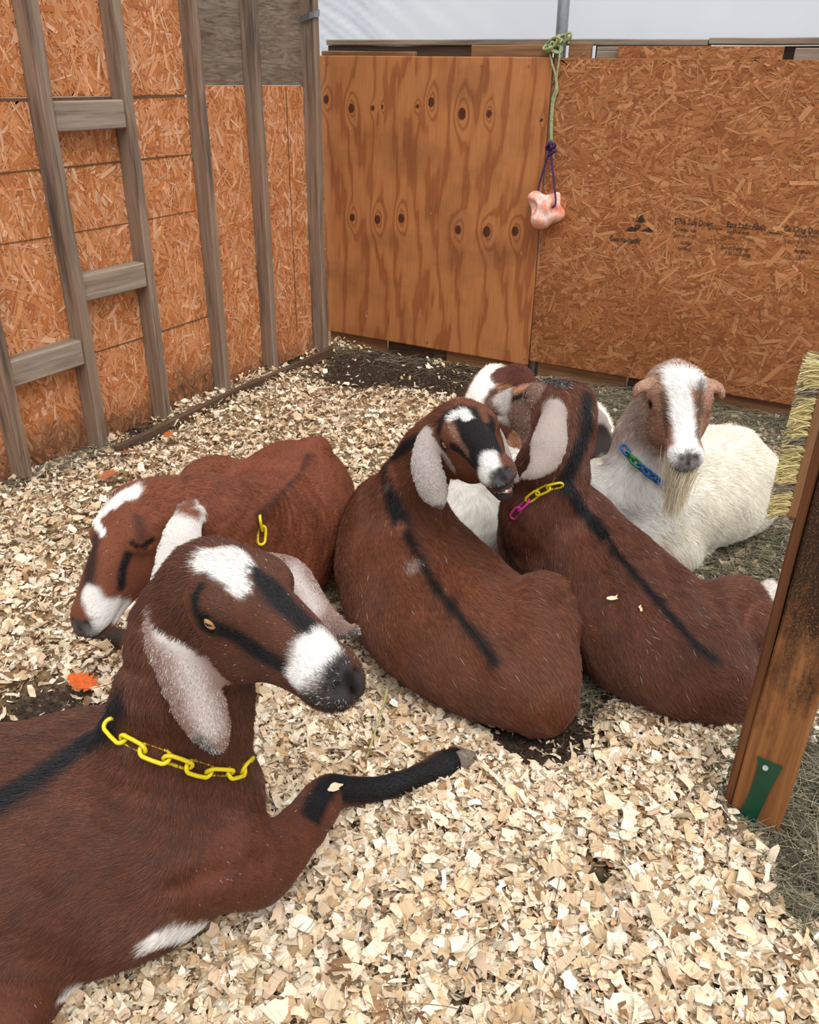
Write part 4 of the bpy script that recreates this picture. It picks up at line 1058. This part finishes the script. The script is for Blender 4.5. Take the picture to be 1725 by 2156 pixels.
g.build(GM, 130000 if FUR else 50, eyes=eye_zones(g)); finish_head(g, .049)

# ---- goat on the right with head thrown back to the left
g = G4 = Goat('goat', 'brown goat beside the scratching post, seen from behind, grey eared head turned left', 0.0045, 44)
add_head(g, (-0.528, 1.766, 0.582), [[-0.9418, -0.3343, -0.0345], [0.3095, -0.9029, 0.2983], [-0.1308, 0.2703, 0.9538]], .26, closed=True)
g.tube('neck', [(g.hw(.16, 0, -.06), .062, .078), (P(1190, 920, d=1.92), .062, .075), (P(1165, 990, d=1.93), .066, .085), (P(1142, 1070, d=2.0), .085, .11), (RF(.37, 1.80, .26), .10, .12)], k=0.05)
g.tube('torso', [(RF(.32, 1.90, .20), .09, .12, .13), (RF(.37, 1.81, .205), .125, .18, .19), (RF(.45, 1.69, .185), .15, .165, .18), (RF(.525, 1.58, .16), .165, .150, .16), (RF(.60, 1.50, .135), .155, .137, .135), (RF(.67, 1.45, .10), .09, .09, .10)], k=0.05)
g.tube('leg', [(RF(.58, 1.51, .14), .09, .10), (RF(.665, 1.55, .185), .062, .095), (RF(.715, 1.575, .17), .05, .112), (RF(.73, 1.55, .12), .045, .08)], k=0.028)
g.tube('foot', [(RF(.74, 1.60, .10), .04, .045), (RF(.83, 1.70, .075), .026, .028), (P(1614, 1246, z=.06), .022, .024), (P(1624, 1240, z=.055), .020, .022)], k=0.02)
g.tube('ear', [(g.hw(.13, .16, .05), .022, .016), (P(1165, 885, d=1.80), .032, .009), (P(1158, 925, d=1.76), .040, .007), (P(1148, 965, d=1.75), .036, .006), (P(1125, 993, d=1.75), .020, .006), (P(1100, 1005, d=1.76), .008, .005)], k=0.012, face=True, cup=-.3)
g.tube('ear', [(g.hw(.13, -.16, .05), .02, .016), (P(1252, 885, d=1.94), .028, .008), (P(1260, 915, d=1.94), .034, .006), (P(1258, 942, d=1.93), .030, .006), (P(1250, 960, d=1.92), .012, .005)], k=0.012, face=True)
g.surface()
g.sculpt([([(1200, 1040), (1265, 1110), (1300, 1165), (1350, 1225), (1400, 1285), (1450, 1340), (1510, 1400)], .020, .007), ([(1480, 1240), (1500, 1280)], .040, -.016), ([(1340, 1140), (1400, 1190)], .04, -.007), ([(1180, 1150), (1200, 1230)], .05, .007),
          ([(1260, 1250), (1290, 1350)], .04, -.006), ([(1440, 1420), (1400, 1460)], .035, -.007), ([(1540, 1420), (1550, 1470)], .035, .007)])
g.paint_part(None, (105, 62, 45), 0.003, 0.017)
g.paint_part(['head'], (116, 80, 64), 0.12, 0.006); g.paint_part(['ear'], (142, 122, 112), 0.32, 0.004)
g.paint([(1195, 1020), (1215, 1060), (1265, 1110), (1300, 1165), (1350, 1225), (1400, 1285), (1450, 1340), (1500, 1385)], .009, BLACK, soft=.8, wob=.5)
g.paint([(1195, 1020), (1230, 1070), (1270, 1125)], .016, BLACK, soft=.5)
g.paint([(1235, 840), (1235, 900), (1215, 960), (1190, 1010)], .020, BLACK, parts=['neck', 'head'], soft=.5)
g.paint([(1100, 800), (1150, 800), (1190, 805)], .016, BLACK, .15, parts=['head', 'neck'], soft=.5, flen=.012)
g.paint([(1085, 822), (1120, 808)], .008, (190, 130, 90), parts=['head'], soft=.4)
g.paint([(1080, 840), (1105, 830)], .008, BLACK, parts=['head'], soft=.4)
g.paint([(1050, 840), (1065, 825), (1060, 860)], .018, (175, 168, 162), .4, parts=['head'], soft=.5)
g.paint([(1060, 885)], .02, (190, 180, 172), .3, parts=['head'], soft=.5)
g.paint([(1270, 930), (1245, 950), (1265, 910), (1275, 940)], .022, (48, 40, 36), 0, parts=['ear'], soft=.3)
g.paint([(1615, 1245), (1625, 1240)], .05, (215, 205, 195), 0, parts=['foot'], soft=.3)
face_marks(g, (60, 56, 56))
g.build(GM, 130000 if FUR else 50, eyes=[]); finish_head(g, 0.034)

# ---- white goat with the brown face
g = G5 = Goat('goat', 'white goat with brown and white face, tiny ears, long beard and blue collar', 0.0045, 55)
add_head(g, (-0.384, 2.078, 0.576), [[0.3746, 0.9251, 0.0621], [-0.8817, 0.3762, -0.2847], [-0.2867, 0.0519, 0.9566]], .265, HEAD_STRAIGHT)
g.tube('neck', [(g.hw(.14, 0, -.06), .068, .08), (P(1385, 890, d=2.17), .072, .085), (P(1360, 950, d=2.22), .082, .095), (P(1340, 1010, d=2.28), .10, .11), (RF(.61, 2.13, .24), .11, .12)], k=0.07)
g.tube('torso', [(RF(.56, 2.06, .18), .12, .14, .14), (RF(.62, 2.13, .20), .17, .19, .19), (RF(.76, 2.20, .20), .19, .18, .19), (RF(.90, 2.27, .18), .18, .165, .17), (RF(.98, 2.31, .155), .14, .14, .145), (RF(1.04, 2.34, .11), .08, .09, .10)], k=0.05)
g.tube('leg', [(RF(.70, 2.06, .16), .07, .08), (RF(.76, 2.03, .08), .045, .05), (P(1450, 1155, z=.045), .035, .035), (P(1475, 1165, z=.035), .025, .028)], k=0.03)
g.ell('torso', RF(.93, 2.24, .28), (.07, .07, .085), k=.05)
for _s in (-1, 1):
    g.tube('ear', [(g.hw(.16, _s * .15, .09), .022, .016), (g.hw(.15, _s * .26, .105), .021, .012), (g.hw(.17, _s * .35, .085), .017, .010), (g.hw(.20, _s * .385, .03), .009, .008)], k=0.012, side=g.HR[:, 0])
g.surface()
g.sculpt([([(1490, 1000), (1540, 960)], .03, -.008), ([(1470, 1080), (1500, 1120)], .04, -.007), ([(1560, 1040), (1590, 1090)], .04, .007), ([(1330, 1110), (1380, 1090)], .03, -.006)])
g.paint_part(None, (246, 240, 226), 0.0, 0.024)
g.paint_part(['head'], (164, 118, 92), 0.08, 0.007); g.paint_part(['ear'], (176, 132, 106), 0.1, 0.006); g.paint_part(['neck'], (186, 158, 142), 0.25, 0.018)
g.paint([(1330, 1010), (1300, 1040), (1350, 1080), (1390, 1060), (1260, 1050)], 0.09, (247, 245, 240), soft=.5, parts=['neck', 'torso', 'leg'], flen=.02)
g.paint([(1425, 785), (1432, 830), (1440, 880), (1445, 930), (1440, 960)], .026, (246, 244, 240), parts=['head', 'neck'], soft=.3, flen=.016)
g.paint([(1420, 785), (1455, 790), (1465, 800)], .028, (246, 244, 240), parts=['head', 'neck'], soft=.3, flen=.02)
g.paint([(1415, 960), (1425, 985), (1455, 985), (1470, 960), (1440, 975)], .024, (244, 242, 240), parts=['head'], soft=.4)
g.paint([(1398, 830), (1405, 870), (1405, 920)], .010, (70, 48, 40), parts=['head'], soft=.8, amt=.8)
g.paint([(1477, 810), (1472, 860), (1468, 920)], .010, (70, 48, 40), parts=['head'], soft=.8, amt=.8)
g.paint([(1372, 800), (1380, 790)], .014, (80, 58, 46), parts=['head'], soft=.7)
g.paint([(1315, 1085)], .03, (170, 164, 156), parts=['torso', 'neck'], soft=.9, amt=.5)
face_marks(g, (78, 70, 70))
g.build(GM, 90000 if FUR else 50, eyes=eye_zones(g), fur_w=.0004, lay=.45, var=.10, glint=.02); finish_head(g, .047)

# ---- white and brown goat at the back
g = G6 = Goat('goat', 'white bodied goat with a brown and white head at the back, half hidden', 0.005, 66)
_f = RGT * -.45 + UPV * -.8 - FWD * .2; _up = RGT * -.75 + UPV * .45 - FWD * .45
_x, _y, _z = frame3(_f, None, _up)
add_head(g, P(1048, 798, d=2.33), np.stack([_x, _y, _z], 1), .27)
g.tube('neck', [(g.hw(.16, 0, -.06), .065, .08), (P(1075, 860, d=2.38), .07, .085), (P(1075, 930, d=2.42), .09, .11), (RF(.28, 2.26, .22), .12, .15)], k=0.045)
g.tube('torso', [(RF(.20, 2.14, .17), .12, .14, .14), (RF(.27, 2.22, .19), .17, .17, .18), (RF(.36, 2.37, .19), .17, .165, .18), (RF(.48, 2.54, .175), .165, .155, .17), (RF(.57, 2.68, .16), .12, .13, .14)], k=0.05)
g.tube('torso', [(RF(.16, 2.06, .12), .12, .13, .12), (RF(.10, 1.98, .08), .09, .09, .08)], k=0.05)
g.tube('ear', [(g.hw(.12, .15, .06), .022, .016), (P(1085, 785, d=2.27), .028, .009), (P(1105, 800, d=2.26), .03, .007), (P(1112, 830, d=2.26), .024, .006)], k=0.012, face=True)
g.tube('ear', [(g.hw(.12, -.15, .06), .022, .016), (g.hw(.12, -.30, -.02), .03, .009), (g.hw(.14, -.36, -.22), .036, .007), (g.hw(.2, -.36, -.45), .02, .006)], k=0.012, side=g.HR[:, 0])
g.surface()
g.paint_part(None, (246, 242, 232), 0.0, 0.022)
g.paint_part(['head', 'ear'], (92, 52, 40), 0.0, 0.007); g.paint_part(['neck'], (150, 100, 66), 0.05, 0.014)
g.paint([(1035, 775), (1010, 815), (990, 850), (975, 880)], .034, (246, 242, 232), parts=['head', 'neck'], soft=.25)
face_marks(g)
g.build(GM, 40000 if FUR else 50, eyes=[], fur_w=.0004, lay=.45, var=.10, glint=.02); finish_head(g)
print('goats', time.time() - TIME0)
# ------------------------------------------------------------------ collars
M_YEL = m_flat('yellow_plastic', (226, 204, 20), 0.4, 0.5, 0.06, 40)
M_PINK = m_flat('pink_plastic', (206, 52, 140), 0.4, 0.5, 0.06, 40)
M_BLUE = m_flat('blue_plastic', (30, 92, 170), 0.4, 0.5, 0.06, 40)
M_GRN = m_flat('green_plastic', (40, 130, 80), 0.4, 0.5, 0.06, 40)
def link_mesh(L, W, r):
    pts = []
    for k in range(20):
        a = 2 * math.pi * k / 20; c, s_ = math.cos(a), math.sin(a)
        pts.append(((L / 2 - W / 2) * (1 if c > 0 else -1) * (1 if abs(c) > 1e-6 else 0) + W / 2 * c, W / 2 * s_, 0))
    return pts
def chain_collar(g, path, L, W, r, mats, label):
    """links along a path in space, alternately flat and on edge"""
    p = smooth_path(path, 12); seg = np.linalg.norm(np.diff(p, axis=0), axis=1); cum = np.r_[0, np.cumsum(seg)]
    step = (L - 2.4 * r) ; n = int(cum[-1] / step)
    col = empty('collar', (0, 0, 0)); col.parent = g.obj; tag(col, label)
    for i in range(n):
        s0, s1 = i * step, i * step + step
        f = lambda s_: np.array([np.interp(s_, cum, p[:, j]) for j in range(3)])
        a, b = f(s0), f(s1); c = (a + b) / 2
        h = g.bvh.find_nearest(Vector(c)); nrm = np.array(h[1])
        if nrm @ (c - g.V.mean(0)) < 0: nrm = -nrm
        nrm = c - np.array(h[0]) if np.linalg.norm(c - np.array(h[0])) > .004 and (c - np.array(h[0])) @ nrm > 0 else nrm
        x = (b - a) / np.linalg.norm(b - a); z = nrm - x * (nrm @ x); z /= np.linalg.norm(z); y = np.cross(z, x)
        ang = math.radians(28 if i % 2 else -38); y, z = y * math.cos(ang) + z * math.sin(ang), z * math.cos(ang) - y * math.sin(ang)
        lp = np.array(link_mesh(L, W, r)) @ np.stack([x, y, z], 0) + c - g.c0
        m = mats[i] if isinstance(mats, dict) and i in mats else (mats[-1] if isinstance(mats, dict) else mats)
        tube_mesh('chain_link', lp, r, m, col, 7, True)
    return col
def on_surface(g, pix, lift):
    out = []
    for (px, py) in pix:
        q = g.on(px, py)
        if q is None: continue
        out.append(q + (EYE - q) / np.linalg.norm(EYE - q) * lift)
    return out
chain_collar(G1, on_surface(G1, [(228, 1522), (250, 1548), (285, 1570), (330, 1588), (380, 1606), (430, 1622), (480, 1627), (515, 1618), (532, 1598)], .006), .042, .020, .0032, M_YEL, 'yellow plastic chain collar')
chain_collar(G2, on_surface(G2, [(548, 1092), (552, 1115), (550, 1142), (545, 1170)], .006), .038, .018, .003, M_YEL, 'yellow plastic chain collar')
chain_collar(G4, on_surface(G4, [(1182, 1021), (1160, 1025), (1138, 1034), (1118, 1048), (1102, 1063), (1088, 1078), (1076, 1095)], .005), .036, .016, .003, {4: M_PINK, 3: M_PINK, -1: M_YEL}, 'yellow chain collar with a pink link')
_c5 = chain_collar(G5, on_surface(G5, [(1312, 940), (1330, 965), (1348, 982), (1365, 996), (1382, 1008), (1396, 1020), (1408, 1032)], .010), .030, .015, .0034, {1: M_GRN, 2: M_GRN, -1: M_BLUE}, 'blue plastic chain collar with green links')
_q = P(1437, 1045, d=2.03)
_o = tube_mesh('tag', smooth_path([_q + UPV * .03, _q, _q - UPV * .024], 5) - G5.c0, [.004, .006, .008, .009, .009, .009, .009, .009, .008, .006, .002], m_flat('amber_tag', (206, 158, 40), .4, .5), _c5, 8)
# ---- beard of the white goat
rs = np.random.RandomState(8)
nb = 2600
_root = G5.hw(.80, 0, -.235) + (rs.normal(size=(nb, 3)) * np.array([.035, .020, .010]) * .7) @ G5.HR.T
tt = np.linspace(0, 1, 7); _ln = rs.uniform(.06, .145, nb); _sw = rs.normal(size=(nb, 3)) * .012
_pos = _root[:, None] + np.array([0, 0, -1.0]) * (tt[None, :, None] * _ln[:, None, None]) + _sw[:, None] * (tt ** 1.5)[None, :, None] + (RGT * -.004)[None, None] * np.sin(tt * 3)[None, :, None]
_cx = _root.mean(0); _pos[..., :2] += (_cx[:2] - _root[:, None, :2]) * (.62 * tt ** 1.2)[None, :, None]
_bc = np.array(lin((246, 234, 208))) * np.exp(rs.normal(size=(nb, 1)) * .15)
hair_object('beard', _pos - G5.c0, np.clip(_bc, 0, 1), np.full(nb, .0006), M_HAIR, G5.obj)
# ---- hooves
def hoof(g, tip, dirv, size, up=(0, 0, 1)):
    x, y, z = frame3(dirv, None, up)
    for s in (-1, 1):
        V, F = [], []
        prof = [(-.5, .30, .50), (-.1, .36, .52), (.35, .30, .36), (.62, .10, .12)]
        for (a, hw, hh) in prof:
            for k in range(10):
                t = 2 * math.pi * k / 10
                V.append(np.asarray(tip) + size * (x * a + y * (s * .30 + hw * .8 * math.cos(t)) + z * (hh * math.sin(t) * (1.0 if math.sin(t) > 0 else .8) - (.1 if a > 0 else 0))) - g.c0)
        for i in range(3):
            for k in range(10): F.append((i * 10 + k, i * 10 + (k + 1) % 10, (i + 1) * 10 + (k + 1) % 10, (i + 1) * 10 + k))
        F.append(tuple(range(30, 40))); F.append(tuple(range(9, -1, -1)))
        mesh_np('hoof', V, F, M_HOOF, g.obj, True)
_a, _b = P(945, 1606, z=.042), P(985, 1590, z=.036)
hoof(G1, P(976, 1597, z=.038), _b - _a, .052, UPV)
_a, _b = P(240, 1318, z=.06), P(222, 1345, z=.03)
hoof(G2, P(226, 1340, z=.03), _b - _a, .034, UPV)
hoof(G4, P(1630, 1234, z=.05), P(1632, 1232, z=.05) - P(1612, 1247, z=.06), .030, UPV)
# ---- open mouth of the middle goat
M_TONGUE = m_flat('mouth_pink', (196, 120, 122), .35, .5, .1, 90); M_TEETH = m_flat('tooth_ivory', (226, 214, 190), .35, .5, .08, 90)
L3 = G3.HL
tube_mesh('lower_jaw', [G3.hw(.66, 0, -.25) - G3.c0, G3.hw(.80, 0, -.275) - G3.c0, G3.hw(.90, 0, -.285) - G3.c0, G3.hw(.965, 0, -.275) - G3.c0], np.array([.09, .085, .075, .05]) * L3, m_flat('dark_lip', (52, 44, 42), .5, .3), G3.obj, 12)
tube_mesh('tongue', [G3.hw(.80, .02, -.215) - G3.c0, G3.hw(.90, .02, -.222) - G3.c0, G3.hw(.985, .02, -.232) - G3.c0], np.array([.05, .05, .03]) * L3, M_TONGUE, G3.obj, 10)
tube_mesh('teeth', [G3.hw(.95, -.05, -.225) - G3.c0, G3.hw(.995, 0, -.222) - G3.c0, G3.hw(.95, .05, -.225) - G3.c0], np.array([.016, .02, .016]) * L3, M_TEETH, G3.obj, 8)

# ------------------------------------------------------------------ scratching post with brush
post = empty('scratching_post', (.026, 1.335, 0)); tag(post, 'brown timber scratching post with a bristle brush at the right edge', 'post')
_pk = []
_xa = (.104, -.013, 0)
_pk.append(box('timber', (.034 , 1.3325, .55), (1.30, .088, .045), M_POST, None, xa=(0, 0, 1), za=(.013, .104, 0), bev=.004, segs=12, wob=.0012, seed=3))
_pk.append(box('edge_strip', (-.0185, 1.343, .55), (1.30, .016, .046), M_POSTEDGE, None, xa=(0, 0, 1), za=(.013, .104, 0), bev=.003, segs=12, wob=.001, seed=5))
M_GREEN = m_flat('green_paint', (12, 70, 50), .35, .5, .08, 25)
_gp = [(1596, 1591), (1606, 1597), (1630, 1607), (1649, 1615), (1636, 1638), (1620, 1668), (1606, 1700), (1590, 1735), (1578, 1748), (1545, 1733), (1560, 1705), (1578, 1670), (1590, 1635), (1597, 1610)]
_fn = np.array([.013, .104, 0]) / np.hypot(.013, .104)
_f0 = np.array([.034, 1.3325, 0]) - _fn * .0245
def face_pt(px, py, out=0.0):
    v = ray(px, py); t = ((_f0 - _fn * out - EYE) @ _fn) / (v @ _fn); return EYE + v * t
_vs = [face_pt(*q, .0005) for q in _gp] + [face_pt(*q, .0005) - _fn * .003 for q in _gp]; _n = len(_gp)
_fs = [tuple(range(_n, 2 * _n)), tuple(range(_n))[::-1]] + [(k, (k + 1) % _n, (k + 1) % _n + _n, k + _n) for k in range(_n)]
_br = mesh_np('bracket', _vs, _fs, M_GREEN); tag(_br, 'dark green metal strip'); _pk.append(_br)
_sc = tube_mesh('bolt', [face_pt(1612, 1617, .003), face_pt(1612, 1617, .0075)], [.0058, .005], M_STEEL, None, 12, False, False)
_blk = box('brush_block', (-.031, 1.345, .765), (.25, .016, .05), M_BROWNBOARD, None, xa=(0, 0, 1), za=(.013, .104, 0), bev=.003, segs=6, wob=.0006, seed=6); _pk.append(_blk)
bpy.context.view_layer.update()
for o in _pk: o.parent = post; o.matrix_parent_inverse = post.matrix_world.inverted()
_sc.parent = _br
_sc.matrix_parent_inverse = Matrix.Identity(4)
# bristle tufts: cream and grey rows
rs = np.random.RandomState(3); _bp, _bcol = [], []
M_BRIS = NT('bristle', .5, .4); M_BRIS.base(M_BRIS.attr('col')); M_BRIS = M_BRIS.m
for i, z in enumerate(np.arange(.650, .885, .0130)):
    for j, yy in enumerate((1.325, 1.338, 1.351, 1.364)):
        cream = (i + (j == 1)) % 2 == 0 or j == 0 and i % 3
        bc = np.array(lin((210, 194, 138) if cream else (128, 116, 104))); P3, C3 = [], []
        for k in range(70):
            r0 = np.array([-.0385, yy, z]) + rs.normal(size=3) * np.array([0, .0016, .0022])
            dv = np.array([-1, rs.normal() * .22 - .05, rs.normal() * .25 + .05]); ln = rs.uniform(.022, .034); dr = rs.uniform(-.010, -.002)
            q = np.array([r0 + dv * ln * t + np.array([0, 0, dr]) * t * t + np.array([0, rs.normal() * .002, 0]) * t for t in (0, .33, .66, 1)])
            P3.append(q); C3.append(bc * math.exp(rs.normal() * .18))
        o = hair_object('bristle_tuft', np.array(P3), np.clip(np.array(C3), 0, 1), np.full(70, .0007), M_BRIS, None, .8)
        o.parent = _blk; o.matrix_parent_inverse = _blk.matrix_world.inverted()

# ------------------------------------------------------------------ steel pole, twine, cord and salt lick
pole = tube_mesh('steel_pole', [(-1.330, 3.645, -.05), (-1.330, 3.645, .7), (-1.332, 3.645, 1.4), (-1.345, 3.645, 2.1)], .0235, M_STEEL, None, 18)
tag(pole, 'galvanised steel pole rising behind the back wall seam', 'pole')
M_TWINE = m_flat('green_twine', (156, 164, 120), .85, .1, .3, 120); M_CORD = m_flat('purple_cord', (72, 52, 96), .8, .1, .3, 140)
tw = empty('twine', (-1.33, 3.60, 1.33)); tag(tw, 'pale green baling twine knotted round the steel pole', 'twine')
tl = np.array(tw.location)
A = [P(1180, 96, y=3.598), P(1177, 130, y=3.588), P(1172, 165, y=3.586), P(1174, 190, y=3.585), P(1166, 215, y=3.583), P(1163, 255, y=3.58), P(1162, 300, y=3.575)]
B = [P(1158, 112, y=3.60), P(1163, 135, y=3.588), P(1169, 155, y=3.586), P(1171, 185, y=3.583), P(1163, 212, y=3.580), P(1160, 255, y=3.578), P(1160, 300, y=3.575)]
tube_mesh('strand', smooth_path(A, 6) - tl, .0042, M_TWINE, tw, 7); tube_mesh('strand', smooth_path(B, 6) - tl, .0045, M_TWINE, tw, 7)
rs = np.random.RandomState(2)
def tangle(name, c, r, turns, rad, mat, par, base, flat=.7):
    pts = []
    ph = rs.rand(3) * 6
    for k in range(turns * 10):
        t = k / 10 * 6.283 / 1.0
        pts.append(c + np.array([r * math.cos(t + ph[0]) * (1 + .2 * math.sin(t * .37)), r * flat * math.sin(t * 1.13 + ph[1]), r * .8 * math.sin(t + ph[2]) * (1 + .25 * math.cos(t * .41))]))
    return tube_mesh(name, np.array(pts) - base, rad, mat, par, 6)
tangle('knot', P(1163, 92, y=3.60), .030, 4, .0055, M_TWINE, tw, tl); tangle('loop', P(1170, 100, y=3.598), .022, 3, .005, M_TWINE, tw, tl)
_lp = [P(1188, 92, y=3.605), P(1194, 72, y=3.60), P(1203, 70, y=3.60), P(1201, 80, y=3.60), P(1192, 86, y=3.61)]
tube_mesh('loop', smooth_path(_lp, 6) - tl, .005, M_TWINE, tw, 7)
_wr = [np.array([-1.331 + .029 * math.cos(t), 3.645 + .029 * math.sin(t), 1.365 + .008 * math.sin(t * 2.3) + .002 * t]) for t in np.linspace(0, 12.5, 60)]
tube_mesh('wrap', np.array(_wr) - tl, .0045, M_TWINE, tw, 6)
cord = empty('cord', tuple(P(1160, 310, y=3.565))); tag(cord, 'dark purple cord looped through the hanging salt lick', 'cord'); cl = np.array(cord.location)
tangle('knot', P(1160, 308, y=3.565), .016, 4, .005, M_CORD, cord, cl); tangle('knot', P(1163, 322, y=3.565), .011, 3, .0045, M_CORD, cord, cl)
tube_mesh('strand', smooth_path([P(1158, 316, y=3.565), P(1150, 342, y=3.56), P(1138, 380, y=3.552), P(1130, 415, y=3.545)], 6) - cl, .0042, M_CORD, cord, 7)
tube_mesh('strand', smooth_path([P(1160, 316, y=3.565), P(1163, 350, y=3.555), P(1168, 395, y=3.53), P(1170, 428, y=3.508), P(1163, 438, y=3.505)], 6) - cl, .0042, M_CORD, cord, 7)
# salt lick: a pink rock worn hollow
_c = P(1148, 440, y=3.545)
sg = Goat('salt_lick', '', .0035, 90)
_ax = np.stack([RGT, -FWD, UPV], 1)
sg.ell('torso', _c, (.062, .045, .060), _ax, k=.02)
for (a, b, c, r) in [(.035, .01, .035, .042), (-.04, .0, .045, .036), (.04, 0, -.02, .044), (-.02, .0, -.045, .046), (.005, .02, -.01, .045)]:
    sg.ell('torso', _c + RGT * a - FWD * b + UPV * c, (r, r * .9, r * .85), _ax, k=.018)
for (a, b, c, r) in [(-.07, .02, .002, .030), (.012, .02, .085, .036), (.085, .02, .03, .03), (-.03, .045, .03, .02), (.03, .05, -.02, .02), (.05, .0, -.085, .032)]:
    sg.ell('torso', _c + RGT * a - FWD * b + UPV * c, (r, r, r), _ax, k=.012, cut=True)
_F, _lo, _h = None, None, None
sg.tubes.append(dict(part='x', c=_c, r=np.array([.01, .01, .01]), A=np.eye(3), k=.01)); sg.surface()
_t = NT('pink_salt', .25, .5)
_n = _t.noise(_t.coord((1, 1, 1)), 22, 4, .6); _t.base(_t.ramp(_n, [(.35, lin((242, 222, 214))), (.5, lin((236, 178, 156))), (.68, lin((222, 132, 100)))]))
_t.b.inputs['Subsurface Weight'].default_value = .35; _t.b.inputs['Subsurface Radius'].default_value = (.03, .012, .008)
sl = mesh_np('salt_lick', sg.V - _c, sg.Q, _t.m, None, True); sl.location = tuple(_c); tag(sl, 'pink salt lick rock hanging on a cord against the back wall', 'salt lick')

# ------------------------------------------------------------------ hay and stalks
rs = np.random.RandomState(12)
def hay_pts(cx, cy, n, l0, l1, zt):
    L = rs.uniform(l0, l1, n); yaw = rs.uniform(0, 6.283, n); tz = rs.normal(size=n) * .10; k = np.linspace(-.5, .5, 5); bend = rs.normal(size=n) * .35
    a = yaw[:, None] + bend[:, None] * k[None] * 2
    dx, dy = np.cos(a), np.sin(a)
    X = cx[:, None] + L[:, None] * k[None] * dx; Y = cy[:, None] + L[:, None] * k[None] * dy
    Z = (hgt(cx, cy) + .006 + rs.rand(n) * zt)[:, None] + L[:, None] * k[None] * tz[:, None] - .15 * L[:, None] * k[None] ** 2
    return np.stack([X, Y, np.maximum(Z, hgt(X.ravel(), Y.ravel()).reshape(X.shape) + .001)], -1)
HP = np.array([lin(c) for c in [(136, 130, 108), (108, 106, 84), (164, 152, 122), (88, 88, 68), (120, 114, 96), (76, 66, 50)]])
_hp = []
for (q, r), n in zip(HAYC, (2600, 3000, 3000, 2200, 240, 300)):
    a, d = rs.uniform(0, 6.283, n), r * np.sqrt(rs.rand(n)) * 1.05
    _hp.append(hay_pts(q[0] + d * np.cos(a), q[1] + d * np.sin(a), n, .05, .17, .028))
X, Y = scatter_pts(2600, rs, False); _hp.append(hay_pts(X, Y, len(X), .04, .13, .034))
_n = 900; X = rs.uniform(-2.4, .4, _n); Y = 3.60 - np.abs(rs.normal(size=_n)) * .12; _hp.append(hay_pts(X, Y, _n, .04, .14, .012))
_n = 500; X = -2.40 + np.abs(rs.normal(size=_n)) * .05; Y = rs.uniform(1.5, 2.0, _n); _hp.append(hay_pts(X, Y, _n, .04, .12, .03))
_hp = np.vstack(_hp); ok, *_ = in_view(_hp[:, 2, 0], _hp[:, 2, 1], 150); _hp = _hp[ok]
ho = hair_object('hay', _hp, HP[rs.choice(6, len(_hp))] * np.exp(rs.normal(size=(len(_hp), 1)) * .2), rs.uniform(.0004, .0009, len(_hp)), M_BRIS, None, .6)
tag(ho, 'grey green hay strewn over the bedding and heaped by the post', 'hay', kind='stuff')
st_ = tube_mesh('hay_stalk', smooth_path([P(770, 1600, z=.045), P(785, 1555, z=.06), P(803, 1500, z=.09), P(816, 1450, z=.12)], 5), .0022, m_flat('green_stalk', (158, 160, 108), .6, .2)); tag(st_, 'single pale green stalk standing up beside the middle goat', 'stalk')
# ---- fallen oak leaves
def leaf(px, py, s, yaw, col, label, z=.045):
    q = P(px, py, z=z); n = 13; pr = []
    for k in range(n):
        t = k / (n - 1); w = (.10 + .34 * math.sin(math.pi * t)) * (1.0 if k % 2 else .5); pr.append((t - .5, w if 0 < k < n - 1 else .02))
    V = []
    for x, w in pr: V += [(x * s, -w * s, .10 * s * abs(w) + .14 * s * x * x), (x * s, 0, .14 * s * x * x), (x * s, w * s, .14 * s * abs(w) + .12 * s * x * x)]
    F = []
    for k in range(n - 1): F += [(3 * k, 3 * k + 3, 3 * k + 4, 3 * k + 1), (3 * k + 1, 3 * k + 4, 3 * k + 5, 3 * k + 2)]
    o = mesh_np('oak_leaf', V, F, m_flat('leaf_%d' % int(px), col, .7, .2, .25, 90), None, True); o.location = tuple(q); o.rotation_euler = (rs.normal() * .15, rs.normal() * .15, yaw)
    tag(o, label, 'leaf', 'fallen oak leaves')
leaf(175, 1437, .075, .2, (214, 100, 44), 'bright orange oak leaf on the shavings at the left edge')
leaf(270, 952, .09, .9, (150, 92, 62), 'rust brown oak leaf lying near the second stud')
leaf(228, 1000, .09, 2.2, (176, 104, 74), 'faded red brown oak leaf between the studs and the lowered head')
leaf(355, 915, .05, 1.6, (178, 96, 52), 'small orange brown leaf against the sill board')
# ---- shavings that landed on the goats
def bit(px, py, g, s, yaw, label):
    q = g.on(px, py)
    if q is None: return
    h = g.bvh.find_nearest(Vector(q)); n = np.array(h[1]); n = n if n @ (EYE - q) > 0 else -n
    V3, C3, U3, F = shavings(np.zeros(1), np.zeros(1), np.zeros(1), np.random.RandomState(int(px)), s, s * 1.05, 5, 3, .02)
    v = V3[0] * np.array([1, .55, 1]); x, y, z = frame3(RGT * math.cos(yaw) + UPV * math.sin(yaw), None, n)
    o = mesh_np('wood_shaving', v @ np.stack([x, y, z], 0), F, M_SHAV, None, False, {'col': ('FLOAT_COLOR', np.tile([*lin((238, 218, 184)), 1], (15, 1))), 'cuv': ('FLOAT_VECTOR', U3[0])})
    o.location = tuple(q + n * .011); tag(o, label, 'shaving')
bit(1294, 1261, G4, .030, -.2, 'long sliver of shaving on the back of the goat beside the post')
bit(1350, 1283, G4, .018, 1.2, 'short square shaving on the back of the goat beside the post')
bit(940, 1585, G1, .034, .5, 'curled shaving caught on the outstretched black hoof')
bit(700, 1663, G1, .026, .1, 'thin sliver of shaving on the black knee of the nearest goat')
bpy.context.view_layer.update()
print('total', time.time() - TIME0)
